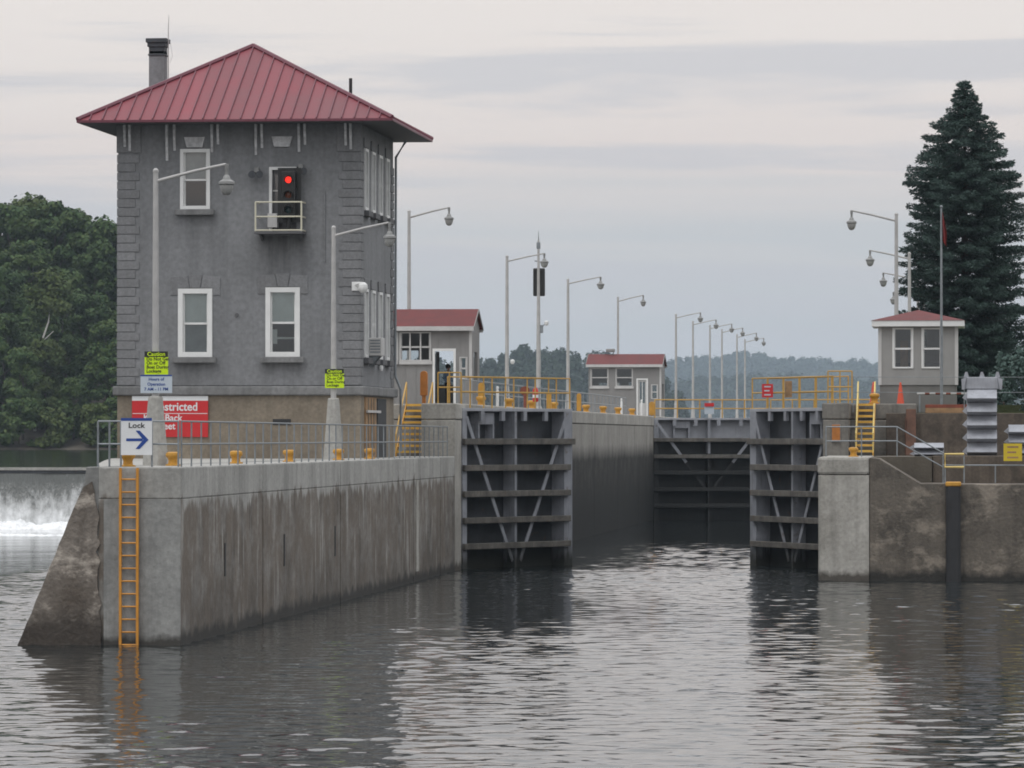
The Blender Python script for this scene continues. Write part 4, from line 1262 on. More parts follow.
# ================================================================== huts
def hut(label, px0, px1, Y, depth, py_eave, py_ridge, wins, door, rwin, eave=0.25, mull=True, floor=UP, see_through=False):
    x0, x1 = PX(px0, Y), PX(px1, Y)
    ze = PZ(py_eave, x1, Y - eave); zr_ = PZ(py_ridge, x1, Y + depth / 2)
    t = thing('lock_hut', label, 'hut', (x0, Y, floor), 0, 'huts with red roofs on the left lock wall')
    def Wx(p): return PX(p, Y)
    def Wz(p): return PZ(p, (x0 + x1) / 2, Y)
    ops = [(Wx(a), Wx(b), Wz(d), Wz(c)) for a, b, c, d in wins] + [(Wx(door[0]), Wx(door[1]), floor + 0.02, Wz(door[2]))] + [(Wx(rwin[0]), Wx(rwin[1]), Wz(rwin[3]), Wz(rwin[2]))]
    m = MB(); wall_panel(m, x0, x1, floor, ze + 0.05, ops, 'y-', Y, 0.14); m.build('wall', M['siding'], t, world=True)
    m = MB(); wall_panel(m, Y, Y + depth, floor, ze + 0.05, [(Y + depth * 0.3, Y + depth * 0.75, floor + 1.1, floor + 2.3)], 'x+', x1, 0.14)
    m.quad((x1, Y, ze + 0.05), (x1, Y + depth, ze + 0.05), (x1, Y + depth / 2, zr_ - 0.08)); m.build('wall', M['siding'], t, world=True)
    m = MB(); m.quad((x0, Y, floor), (x0, Y + depth, floor), (x0, Y + depth, ze + 0.05), (x0, Y + depth / 2, zr_ - 0.08), (x0, Y, ze + 0.05)); m.build('wall', M['siding'], t, world=True)
    bo = [(x0 + (x1 - x0) * 0.08, x0 + (x1 - x0) * 0.38, floor + 1.1, floor + 2.4), (x0 + (x1 - x0) * 0.50, x0 + (x1 - x0) * 0.96, floor + 0.95, floor + 2.45)]
    m = MB(); wall_panel(m, x0, x1, floor, ze + 0.05, bo, 'y+', Y + depth, 0.10); m.build('wall', M['siding'], t, world=True)
    m = MB(); m.box(x0 + 0.02, x1 - 0.02, Y + 0.02, Y + depth - 0.02, floor + 0.003, floor + 0.02); m.build('floor', M['deck'], t, world=True)
    # board joints on the siding
    nb = int((x1 - x0) / 0.42)
    for i in range(1, nb):
        x = x0 + (x1 - x0) * i / nb
        zlo, zhi = floor + 0.02, ze
        free = [(zlo, zhi)]
        for o in ops:
            if o[0] - 0.1 < x < o[1] + 0.1:
                nf = []
                for a, b in free:
                    if o[2] - 0.1 > a: nf.append((a, min(b, o[2] - 0.1)))
                    if o[3] + 0.1 < b: nf.append((max(a, o[3] + 0.1), b))
                free = nf
        for a, b in free:
            if b - a > 0.15:
                MB().box(x - 0.012, x + 0.012, Y - 0.014, Y - 0.001, a, b).build('batten', M['siding'], t, world=True)
    # roof: two slopes with thickness, fascia and bargeboards
    r = MB()
    xa, xb = x0 - 0.15, x1 + 0.12
    r.prism([(Y - eave, ze), (Y + depth / 2, zr_), (Y + depth + eave, ze), (Y + depth + eave, ze - 0.05), (Y + depth / 2, zr_ - 0.06), (Y - eave, ze - 0.05)], 'x', xa, xb)
    rf = r.build('roof', M['shingle'], t, world=True)
    m = MB(); m.box(xa, xb, Y - eave - 0.03, Y - eave - 0.001, ze - 0.17, ze + 0.012); sub(m, 'fascia', M['trim'], rf, t)
    m = MB(); m.box(xa, xb, Y + depth + eave + 0.001, Y + depth + eave + 0.03, ze - 0.17, ze + 0.012); sub(m, 'fascia', M['trim'], rf, t)
    for xx in (xa - 0.03, xb + 0.001):
        m = MB(); m.prism([(Y - eave, ze - 0.1), (Y - eave, ze + 0.005), (Y + depth / 2, zr_ + 0.005), (Y + depth + eave, ze + 0.005), (Y + depth + eave, ze - 0.1), (Y + depth / 2, zr_ - 0.1)], 'x', xx, xx + 0.029); sub(m, 'bargeboard', M['siding'], rf, t)
    # windows
    for i, o in enumerate(ops):
        if i == len(wins):      # door frame
            m = MB(); fwd = 0.10
            m.box(o[0] - 0.10, o[0], Y - 0.04, Y + 0.12, floor + 0.02, o[3] + 0.10); m.box(o[1], o[1] + 0.10, Y - 0.04, Y + 0.12, floor + 0.02, o[3] + 0.10); m.box(o[0], o[1], Y - 0.04, Y + 0.12, o[3], o[3] + 0.10)
            df = m.build('door_frame', M['white'], t, world=True)
            if see_through:     # door leaf folded back inside
                m = MB(); m.box(o[0] + 0.02, o[0] + 0.07, Y + 0.16, Y + 0.95, floor + 0.03, o[3] - 0.02); sub(m, 'door', M['room'], df, t)
            else:
                m = MB(); m.box(o[0], o[1], Y + 0.05, Y + 0.09, floor + 0.03, floor + 1.0); m.box(o[0], o[0] + 0.1, Y + 0.05, Y + 0.09, floor + 1.0, o[3]); m.box(o[1] - 0.1, o[1], Y + 0.05, Y + 0.09, floor + 1.0, o[3]); m.box(o[0] + 0.1, o[1] - 0.1, Y + 0.05, Y + 0.09, o[3] - 0.12, o[3]); dd = sub(m, 'door', M['trim'], df, t)
                m = MB(); m.quad((o[0] + 0.1, Y + 0.07, floor + 1.0), (o[1] - 0.1, Y + 0.07, floor + 1.0), (o[1] - 0.1, Y + 0.07, o[3] - 0.12), (o[0] + 0.1, Y + 0.07, o[3] - 0.12)); sub(m, 'pane', M['glass'], df, t)
                m = MB(); m.box((o[0] + o[1]) / 2 - 0.02, (o[0] + o[1]) / 2 + 0.02, Y + 0.04, Y + 0.069, floor + 1.0, o[3] - 0.12); sub(m, 'glazing_bar', M['white'], df, t)
            continue
        x_0, x_1, z_0, z_1 = o
        w = window(t, x_0, x_1, z_0, z_1, Y + 0.03, 0.05, sash=True, sill=False, depth=0.05, fmat='trim')
        if mull and i < len(wins) and (x_1 - x_0) > 1.2:
            nm = 3
            for k in range(1, nm):
                x = x_0 + (x_1 - x_0) * k / nm
                m = MB(); m.box(x - 0.03, x + 0.03, Y - 0.015, Y + 0.028, z_0 + 0.051, z_1 - 0.051); sub(m, 'mullion', M['trim'], w, t)
        if i < len(wins):
            m = MB(); m.box(x_0 - 0.05, x_1 + 0.05, Y - 0.10, Y - 0.021, z_0 - 0.14, z_0 - 0.003); sub(m, 'sill', M['trim'], w, t)
    # corner trim
    MB().box(x1 - 0.10, x1 + 0.02, Y - 0.02, Y - 0.0012, floor, ze - 0.05).build('corner_board', M['trim'], t, world=True)
    return t, Wx, Wz, x0, x1, ze


h1 = hut('grey lock hut with red roof and open door, right behind the tall building', 372, 471.5, 184.0, 3.0, 326.5, 309,
         [(378, 398, 332, 361), (399.5, 431, 332, 361)], (435, 453.5, 351), (459.5, 467.5, 357, 379), see_through=True)
h2 = hut('small grey lock hut with red roof and white door farther along the left wall', 588.5, 661, 296.0, 3.6, 364.5, 354,
         [(590.5, 608.5, 368, 386.5), (615.5, 633, 368, 386.5)], (638, 646.5, 380), (651, 658, 384.5, 399), mull=False)


# ---- person in the open doorway
def person(label, loc, rz):
    t = thing('person', label, 'person', loc, rz)
    J = {'pelvis': (0, 0, 0.95), 'waist': (0, 0, 1.08), 'chest': (0, -0.01, 1.30), 'neck': (0, 0, 1.48), 'nk2': (0, -0.01, 1.54), 'head': (0, -0.03, 1.63), 'crown': (0, -0.02, 1.72)}
    rad = {'pelvis': (0.165, 0.115), 'waist': (0.150, 0.105), 'chest': (0.175, 0.12), 'neck': (0.065, 0.06), 'nk2': (0.055, 0.055), 'head': (0.075, 0.095), 'crown': (0.06, 0.07)}
    E = [('pelvis', 'waist'), ('waist', 'chest'), ('chest', 'neck'), ('neck', 'nk2'), ('nk2', 'head'), ('head', 'crown')]
    for s, n in ((1, 'l'), (-1, 'r')):
        J.update({n + 'sh': (s * 0.19, 0, 1.41), n + 'el': (s * 0.25, 0.03, 1.14), n + 'wr': (s * 0.22, -0.17, 0.98), n + 'pa': (s * 0.21, -0.24, 0.94),
                  n + 'hp': (s * 0.10, 0, 0.88), n + 'kn': (s * 0.11, -0.02, 0.48), n + 'an': (s * 0.11, 0.02, 0.09), n + 'to': (s * 0.13, -0.15, 0.045)})
        rad.update({n + 'sh': (0.075, 0.075), n + 'el': (0.045, 0.045), n + 'wr': (0.032, 0.03), n + 'pa': (0.04, 0.022),
                    n + 'hp': (0.095, 0.095), n + 'kn': (0.062, 0.062), n + 'an': (0.045, 0.05), n + 'to': (0.042, 0.035)})
        E += [('chest', n + 'sh'), (n + 'sh', n + 'el'), (n + 'el', n + 'wr'), (n + 'wr', n + 'pa'), ('pelvis', n + 'hp'), (n + 'hp', n + 'kn'), (n + 'kn', n + 'an'), (n + 'an', n + 'to')]
        for f in range(5):          # fingers, the thumb leaving the side of the palm
            if f == 4:
                J[n + 'f4a'] = (s * (0.21 - 0.045), -0.23, 0.95); J[n + 'f4b'] = (s * (0.21 - 0.06), -0.265, 0.945)
                E += [(n + 'pa', n + 'f4a'), (n + 'f4a', n + 'f4b')]
            else:
                dx = (f - 1.5) * 0.021
                ln = (0.07, 0.08, 0.075, 0.058)[f]
                J['%sf%da' % (n, f)] = (s * (0.21 + dx), -0.24 - ln * 0.55, 0.925); J['%sf%db' % (n, f)] = (s * (0.21 + dx), -0.24 - ln * 0.9, 0.89)
                E += [(n + 'pa', '%sf%da' % (n, f)), ('%sf%da' % (n, f), '%sf%db' % (n, f))]
            for q in 'ab': rad['%sf%d%s' % (n, f, q)] = (0.009, 0.009)
    names = list(J)
    me = bpy.data.meshes.new('body')
    me.from_pydata([J[k] for k in names], [(names.index(a), names.index(b)) for a, b in E], [])
    o = link('body', me, t)
    sk = o.modifiers.new('skin', 'SKIN'); sk.use_smooth_shade = True
    sv = me.skin_vertices[0].data if len(me.skin_vertices) else None
    if sv is None:
        bm = bmesh.new(); bm.from_mesh(me); bm.verts.layers.skin.verify(); bm.to_mesh(me); bm.free()
        sv = me.skin_vertices[0].data
    for i, k in enumerate(names):
        sv[i].radius = rad[k]; sv[i].use_root = (k == 'pelvis')
    ss = o.modifiers.new('sub', 'SUBSURF'); ss.levels = 1; ss.render_levels = 1
    mt, N, L, Bs = new_mat('person_clothes_and_skin')
    tcn = N.new('ShaderNodeTexCoord'); S = N.new('ShaderNodeSeparateXYZ'); L.new(tcn.outputs['Object'], S.inputs[0])
    c = mixc(N, L, mrange(N, L, S.outputs['Z'], 0.985, 1.0), (0.02, 0.025, 0.045), (0.12, 0.19, 0.29))
    c = mixc(N, L, mrange(N, L, S.outputs['Z'], 1.47, 1.49), c, (0.35, 0.20, 0.14))
    hand = mrange(N, L, S.outputs['Y'], -0.17, -0.15, 1, 0)
    hand = mth(N, L, 'MULTIPLY', hand, mrange(N, L, S.outputs['Z'], 0.8, 0.82))
    hand = mth(N, L, 'MULTIPLY', hand, mrange(N, L, S.outputs['Z'], 1.05, 1.06, 1, 0))
    c = mixc(N, L, hand, c, (0.35, 0.20, 0.14))
    L.new(c, Bs.inputs['Base Color']); Bs.inputs['Roughness'].default_value = 0.8
    me.materials.append(mt)
    M['hair'] = paint('dark_hair', (0.02, 0.015, 0.012), 0.7, 0.2, 9, bmp=0)
    hair = MB().lathe([(0.098, -0.03), (0.112, 0.03), (0.105, 0.085), (0.07, 0.13), (0.02, 0.145)], (0, 0.005, 1.64), 14).build('hair', M['hair'], t, True)
    face = MB()
    face.tube([(0, -0.125, 1.655), (0, -0.145, 1.625), (0, -0.125, 1.615)], [0.010, 0.015, 0.012], 6)
    face.build('nose', mt, t)
    for s in (-1, 1):
        MB().lathe([(0.004, -0.01), (0.012, 0), (0.004, 0.01)], (s * 0.032, -0.118, 1.655), 8).build('eye', M['black'], t)
        MB().lathe([(0.01, -0.03), (0.018, 0), (0.012, 0.03)], (s * 0.083, -0.02, 1.64), 8).build('ear', mt, t)
    MB().box(-0.022, 0.022, -0.122, -0.112, 1.583, 1.591).build('mouth', M['rust'], t)
    return t


person('person in a blue-grey shirt standing inside the open hut door', (PX(448, 185.2), 185.2, UP + 0.021), R(60))

# ================================================================== deck furniture on the left wall
gb = 'yellow bollards on the left lock wall'
for i, (px, Yb_) in enumerate(((481, 180.5), (509, 190.5), (532, 200.5), (554, 210.5), (586, 228.0), (603, 238.0), (618, 248.0), (632, 258.0))):
    bollard(PX(px, Yb_), Yb_, UP, '%s yellow bollard on the left lock wall, counted from the near gate' % ordn[i], gb, 1.15)


def stand(name, label, px, Y, w, h, mat, cat, group=None, z=UP, f0=0.06):
    """rounded-top machine guard or life-ring box on a post"""
    t = thing(name, label, cat, (PX(px, Y), Y, z), 0, group)
    pr = [(-w / 2, f0 * h)] + [(-w / 2, h - w / 2)] + [(w / 2 * math.cos(a), h - w / 2 + w / 2 * math.sin(a)) for a in np.linspace(math.pi, 0, 9)[1:-1]] + [(w / 2, h - w / 2), (w / 2, f0 * h)]
    MB().prism(pr, 'y', -0.11, 0.11).build('cover', M[mat], t, bevel=0.015)
    MB().box(-0.07, 0.07, -0.07, 0.07, 0.0, f0 * h - 0.001).build('post', M[mat], t)
    return t


gs = 'yellow control stands on the left lock wall'
stand('control_stand', 'orange control stand at the head of the left steps', 424, 165.6, 0.27, 1.22, 'orange', 'control stand', gs, f0=0.24)
stand('control_stand', 'yellow control stand behind the near left gate railing, by the hut corner', 481.5, 182.5, 0.26, 0.98, 'yellow', 'control stand', gs)
stand('control_stand', 'yellow control stand behind the far end of the near left gate railing', 549, 208.0, 0.22, 0.85, 'yellow', 'control stand', gs)
stand('control_stand', 'yellow control stand just right of the near left gate railing', 579, 224.0, 0.22, 0.95, 'yellow', 'control stand', gs)
stand('control_stand', 'yellow control stand at the hinge of the far left gate', 652, 264.5, 0.34, 0.85, 'yellow', 'control stand', gs)
# dark red reel and red extinguisher behind the gate railing
t = thing('hose_reel', 'dark red hose reel behind the near left gate railing', 'hose reel', (PX(525, 196), 196.0, UP))
m = MB(); m.lathe([(0.21, -0.10), (0.21, -0.07), (0.13, -0.06), (0.13, 0.06), (0.21, 0.07), (0.21, 0.10)], seg=16); m.v = [(v[0], v[2], v[1] + 0.78) for v in m.v]; m.build('drum', M['rust'], t, True)
MB().box(-0.05, 0.05, -0.16, -0.11, 0, 0.8).build('leg', M['rust'], t); MB().box(-0.05, 0.05, 0.11, 0.16, 0, 0.8).build('leg', M['rust'], t)
t = thing('fire_extinguisher', 'red fire extinguisher on a stand behind the near left gate railing', 'extinguisher', (PX(535.5, 199), 199.0, UP))
MB().lathe([(0.11, 0.32), (0.13, 0.36), (0.13, 0.82), (0.09, 0.92), (0.035, 0.95), (0.035, 1.02)], seg=12).build('cylinder', M['red'], t, True)
MB().lathe([(0.133, 0.50), (0.133, 0.64)], seg=12).build('label_band', M['sign_white'], t, True)
MB().box(-0.04, 0.04, -0.04, 0.04, 0, 0.3199).build('post', M['galv'], t)
for i, (px, Yp) in enumerate(((497.5, 190), (621.5, 250.0), (641.5, 259.0))):
    t = thing('marker_post', ['thin white marker post behind the near left gate railing', 'white marker post on the left lock wall among the far bollards', 'white marker post at the far left gate, nearest the hut door'][i], 'marker post', (PX(px, Yp), Yp, UP), 0, 'white marker posts')
    MB().lathe([(0.06, 0), (0.06, 0.72), (0.045, 0.76), (0.045, 0.80), (0.06, 0.82), (0.05, 0.90), (0.02, 0.92)], seg=10).build('post', M['white'], t, True)

# traffic signal seen from behind on a tall pole
xs_ = PX(538.5, 210.0)
t = thing('signal_pole', 'tall white pole carrying a black signal seen from behind', 'traffic light', (xs_, 210.0, UP))
zt_ = PZ(240, xs_, 210) - UP
MB().lathe([(0.18, 0), (0.18, 0.1), (0.13, 0.2)], seg=12).build('base', M['lamp_pole'], t, True)
MB().tube([(0, 0, 0.2), (0, 0, zt_ * 0.42), (0, 0, zt_ * 0.7), (0, 0, zt_)], [0.115, 0.10, 0.075, 0.05], 10).build('pole', M['lamp_pole'], t, True)
MB().tube([(0, 0, zt_), (0, 0, zt_ + 0.45)], [0.03, 0.008], 6).build('aerial', M['galv'], t)
MB().box(-0.09, 0.09, -0.06, 0.06, zt_ - 0.42, zt_ - 0.10).build('aerial_box', M['galv'], t, bevel=0.02)
zs0, zs1 = PZ(296, xs_, 210) - UP, PZ(268, xs_, 210) - UP
sgh = MB().box(-0.27, 0.29, 0.08, 0.30, zs0, zs1).build('signal_head', M['black'], t, bevel=0.05)
for k in range(3):
    zc_ = zs0 + (zs1 - zs0) * (0.18 + 0.32 * k)
    m = MB(); m.lathe([(0.16, 0), (0.16, 0.2)], seg=12); m.v = [(v[0] + 0.01, 0.305 + v[2], v[1] + zc_) for v in m.v]; m.build('hood', M['black'], sgh, True)
MB().box(-0.18, 0.02, -0.02, 0.02, zs1 + 0.30, zs1 + 0.36).build('bracket', M['galv'], t)
MB().box(0.06, 0.22, -0.06, 0.06, PZ(333, xs_, 210) - UP, PZ(325, xs_, 210) - UP).build('junction_box', M['galv'], t, bevel=0.01)
MB().lathe([(0.03, 0.16), (0.10, 0.12), (0.11, 0.02), (0.07, -0.06), (0.02, -0.08)], (0.38, 0, PZ(324, xs_, 210) - UP), 12).build('dome_camera', M['white'], t, True)
MB().tube([(0.1, 0, PZ(329, xs_, 210) - UP), (0.38, 0, PZ(322, xs_, 210) - UP)], 0.025, 6).build('arm', M['galv'], t)
# second small dome camera on the second lamp
xs2 = PX(512.5, 203.0)
t = thing('security_camera', 'small white dome camera on the second lamp post of the left wall', 'camera', (xs2, 203.0, PZ(362, xs2, 203)))
MB().lathe([(0.03, 0.12), (0.10, 0.08), (0.11, 0.0), (0.07, -0.08), (0.02, -0.10)], seg=12).build('dome', M['white'], t, True)
MB().tube([(0, 0, 0.10), (PX(507, 203) - xs2, 0, 0.14)], 0.025, 6).build('arm', M['galv'], t)
# small floodlight on the roof of the second hut
xs3 = PX(612, 297.0)
t = thing('roof_floodlight', 'grey floodlight above the roof of the farther hut', 'light', (xs3, 297.6, PZ(355.5, xs3, 297.6)))
MB().box(-0.45, 0.15, -0.15, 0.15, 0.22, 0.45).build('lamp_head', M['lamp_dark'], t, bevel=0.05)
MB().tube([(0.05, 0, -0.05), (0.05, 0, 0.25)], 0.03, 6).build('bracket', M['galv'], t)


# boards hung on the gate railings
def board(name, label, px0, px1, py0, py1, Y, mat, lines, lmat):
    x0, x1 = PX(px0, Y), PX(px1, Y); z0, z1 = PZ(py1, x0, Y), PZ(py0, x0, Y)
    t = thing(name, label, 'sign', ((x0 + x1) / 2, Y, z0))
    w, h = x1 - x0, z1 - z0
    MB().box(-w / 2, w / 2, 0, 0.025, 0, h).build('panel', M[mat], t)
    for i in range(lines):
        zz = h * (0.80 - i * 0.6 / max(1, lines - 1)) if lines > 1 else h * 0.5
        MB().box(-w * 0.30, w * (0.30 - 0.12 * (i % 2)), -0.004, 0, zz - h * 0.05, zz + h * 0.05).build('text_line', M[lmat], t)
    MB().box(-w * 0.4, w * 0.4, 0.026, 0.05, h * 0.8, h * 0.86).build('hanger', M['galv'], t)
    return t


def leafY(px, hinge, ang, mirror, y=-0.03):
    best = min(np.linspace(0, 7.2, 400), key=lambda a: abs((lambda p: PX(px, p[1]) - p[0])(leaf_pt(hinge, ang, mirror, a, y, 0))))
    return leaf_pt(hinge, ang, mirror, best, y, 0)[1]


board('notice_board', 'red notice board on the near right gate railing', 762, 773, 384, 397.5, leafY(767, hr, -phiR, True, -0.10) - 0.25, 'red', 3, 'sign_pale')
board('notice_board', 'dark ochre board on the near right gate railing, right of the red one', 785, 792, 381, 397.5, leafY(788, hr, -phiR, True, -0.10) - 0.25, 'rust_tan', 0, 'black')
Yf = 268.0 + 7.2 * math.sin(R(18)) * 0.5 - 0.45
board('notice_board', 'red-topped white notice board on the far gate railing', 704.5, 714, 404, 414, Yf, 'sign_pale', 0, 'red')
board('notice_board', 'small red panel on top of the white notice board on the far gate', 704.5, 714, 403, 406.5, Yf - 0.06, 'red', 0, 'red')

# ================================================================== RIGHT SIDE: piers, terraces
YP = 155.0
P0, P1, P2 = PX(818, YP), PX(869, YP), PX(920, YP)
zP, zL = 4.31, PZ(483.5, PX(980, YP), YP)
pr = thing('concrete_pier', 'light smooth concrete pier at the right of the lock entrance', 'pier', (P0, YP, 0))
m = MB()
pl = [(P0 + 0.25, YP - 0.05), (P0 + 0.07, YP + 0.02), (P0, YP + 0.2), (P0, YP + 10.0), (P1, YP + 10.0), (P1, YP - 0.05)]
m.prism(pl, 'z', -1.5, zP - 0.64); m.build('body', M['pier'], pr, world=True, bevel=0.02)
m = MB(); m.prism([(a - (0.02 if a < P1 else 0), b - (0.02 if b < YP + 1 else 0)) for a, b in pl], 'z', zP - 0.625, zP); m.build('coping_block', M['pier'], pr, world=True, bevel=0.10)
# old rough wall to the right, stepping down a ramp
ow = thing('old_river_wall', 'old brown pitted concrete wall right of the light pier, with a ramped top', 'wall', (P1, YP, 0))
m = MB(); m.prism([(P1 + 0.01, -1.5), (P2 + 0.9, -1.5), (P2 + 0.9, zL), (P2, zL), (P1 + 0.35, zP - 0.06), (P1 + 0.01, zP - 0.02)], 'y', YP, YP + 3.0)
m.build('ramped_section', M['pier_old'], ow, world=True, bevel=0.03)
m = MB(); m.box(P2 + 0.905, 60.0, YP + 0.03, YP + 3.0, -1.5, zL - 0.02); m.build('wall_section', M['pier_old'], ow, world=True, bevel=0.04)
# black rubbing post with a yellow cap
f0, f1 = PX(946, YP), PX(960.5, YP)
t = thing('fender_post', 'black rubbing post with a yellow cap on the old river wall', 'fender', ((f0 + f1) / 2, YP - 0.02, 0))
m = MB(); m.prism([(f0, YP - 0.16), (f0 + 0.08, YP - 0.20), (f1 - 0.08, YP - 0.20), (f1, YP - 0.16), (f1, YP + 0.02), (f0, YP + 0.02)], 'z', -1.0, zL - 0.10); m.build('post', M['black_steel'], t, world=True)
m = MB(); m.box(f0 - 0.02, f1 + 0.02, YP - 0.23, YP + 0.45, zL - 0.0999, zL + 0.06); m.build('cap', M['yellow'], t, world=True, bevel=0.04)
# retaining wall and terrace behind
YT = 158.2
m = MB(); m.box(P2 + 0.4, 60.0, YT, YT + 0.5, 3.0, zP + 0.03)
o = m.build('retaining_wall', M['brown_wall'], None, bevel=0.03); tag(o, 'low brown retaining wall behind the pipe rail on the right', 'wall')
m = MB(); m.prism([(P1 + 0.02, YP + 3.02), (P2 + 0.38, YP + 3.02), (P2 + 0.38, YT + 0.5), (60, YT + 0.51), (80, 168.4), (P1 + 0.02, 168.4)], 'z', -1.4, zP - 0.01)
tag(m.build('terrace', M['earth']), 'gravel terrace on the right bank', 'ground', kind='structure')
YU = 168.0
m = MB(); m.box(PX(886, YU), 60.0, YU, YU + 0.55, zP - 0.1, 5.90)
o = m.build('upper_retaining_wall', M['brown_wall'], None, bevel=0.03); tag(o, 'brown bank wall below the small kiosk', 'wall')
# right pier upper block (by the gate) has the orange board
t = thing('marker_board', 'orange marker board on the right gate pier above the light concrete', 'marker', (PX(836, 164.9), 164.9, PZ(441.5, PX(836, 164.9), 164.9)))
hb = PZ(424.5, 0, 164.9) - PZ(441.5, 0, 164.9)
MB().box(-0.15, 0.15, -0.01, 0.06, 0, hb).build('panel', M['orange'], t, bevel=0.01)
MB().box(-0.17, 0.17, 0.061, 0.099, -0.02, hb + 0.02).build('backing', M['galv'], t)
bollard(PX(853.5, 156.5), 156.5, zP, 'yellow bollard on the light concrete pier at the right', 'yellow bollard on the right pier', 0.95)
bollard(PX(874.5, 166.5), 166.5, UP, 'yellow bollard at the head of the right steps', 'yellow bollard on the right lock wall', 1.05)

# rails on the right
railing('pipe_railing', 'grey pipe railing on the light pier, running down the ramp', [(PX(826, 157.2), 157.2, zP), (PX(897, 157.2), 157.2, zP), (PX(943, 157.2), 157.2, zL)], 1.05, 1.6, (1.05, 0.55), 0.028, M['galv'])
railing('pipe_railing', 'low grey pipe railing along the ledge of the old river wall', [(PX(943, 157.0), 157.0, zL), (8.0, 157.0, zL)], 0.62, 1.75, (0.62,), 0.028, M['galv'])
t = thing('pipe_barrier', 'pale yellow bent pipe barrier at the foot of the ramp', 'barrier', (PX(944.5, 156.8), 156.8, zL))
xa, xb = PX(945, 156.8), PX(964, 156.8); za, zb = PZ(467, xa, 156.8), PZ(454, xa, 156.8)
MB().tube([(xb, 156.8, zb), (xa, 156.8, zb), (xa, 156.8, za), (xb, 156.8, za)], 0.045, 6).build('pipe_loop', M['pale_yellow'], t, world=True)
MB().tube([(xa, 156.84, zL), (xa, 156.84, za)], 0.03, 6).build('post', M['galv'], t, world=True)
MB().tube([(xb, 156.84, zL), (xb, 156.84, zb)], 0.03, 6).build('post', M['galv'], t, world=True)
railing('wire_fence', 'thin wire fence across the right bank in front of the kiosk', [(PX(853, 166.6), 166.6, UP - 0.34), (12.0, 168.2, 5.90)], 1.35, 4.2, (1.32, 0.75), 0.012, M['galv'], rp=0.02)

# cones
def cone(label, px, Y, z, h, band):
    t = thing('traffic_cone', label, 'cone', (PX(px, Y), Y, z), 0, 'traffic cones')
    MB().box(-0.19, 0.19, -0.19, 0.19, 0, 0.03).build('base', M['cone'], t)
    MB().lathe([(0.15, 0.03), (0.14, 0.08), (0.035, h), (0.02, h + 0.01)], seg=14).build('body', M['cone'], t, True)
    if band: MB().lathe([(0.105, h * 0.38), (0.082, h * 0.58)], seg=14).build('reflective_band', M['sign_white'], t, True)
    return t


blk = MB().box(PX(889, 169.2), PX(906, 169.2), 168.7, 169.9, 5.921, 6.20).build('concrete_block', M['deck'], None, bevel=0.03)
tag(blk, 'grey concrete block under the orange traffic cone', 'block')
cone('bright orange traffic cone on a concrete block in front of the kiosk', 900.5, 169.2, 6.20, 0.86, False)
cone('red traffic cone behind the yellow bollard at the head of the steps', 873.5, 169.5, UP, 0.82, True)
# rusty channels on the bank wall
for (px0, px1, py0, py1, Y, mt, lab) in ((926, 968, 408, 414.5, 168.3, 'rust_tan', 'long tan timber lying on the bank wall below the kiosk'),
                                         (926, 967, 404.5, 408, 168.3, 'rust', 'thin rusty red channel lying on the tan timber below the kiosk'),
                                         (906, 916, 409, 424, 167.8, 'old_plate', 'rusty steel plate leaning below the traffic cone')):
    x0, x1 = PX(px0, Y), PX(px1, Y); z0, z1 = PZ(py1, x0, Y), PZ(py0, x0, Y)
    m = MB()
    if mt == 'rust_tan': z0 = 5.905
    if 'thin' in lab: z0 = max(z0, PZ(408, x0, Y) + 0.003)
    m.box(x0, x1, Y - 0.12, Y + 0.12, z0, z1)
    m.box(x0 - 0.03, x0 - 0.001, Y - 0.10, Y + 0.10, z0 + 0.01, z1 - 0.01)
    if 'leaning' in lab:
        m = MB(); m.prism([(Y - 0.55, zP), (Y - 0.52, zP), (Y - 0.002, z1), (Y - 0.03, z1)], 'x', x0, x1)
        m.box(x0 - 0.04, x0 - 0.001, Y - 0.30, Y - 0.10, zP, z1 - 0.3)
    o = m.build('steel_plate' if 'plate' in lab else ('channel' if 'channel' in lab else 'timber_baulk'), M[mt], None, bevel=0.01); tag(o, lab, 'plate' if 'plate' in lab else ('channel' if 'channel' in lab else 'timber'))
t = thing('barrier_pole', 'long red and white pole lying level in front of the kiosk base', 'pole', (PX(917, 170.5), 170.2, 5.921))
xa, xb = PX(917, 170.5), PX(967, 170.5); zz = PZ(393.5, xa, 170.5)
MB().tube([(xa, 170.5, zz), (xb + 0.3, 170.5, zz)], 0.045, 8).build('pole', M['trim'], t, True, world=True)
for k in range(5):
    MB().tube([(xa + 0.3 + k * 0.4, 170.5, zz), (xa + 0.48 + k * 0.4, 170.5, zz)], 0.048, 8).build('red_band', M['rust'], t, True, world=True)
for x in (xa + 0.1, xb):
    MB().box(x - 0.03, x + 0.03, 170.46, 170.54, 5.921, zz - 0.04).build('support', M['galv'], t, world=True)


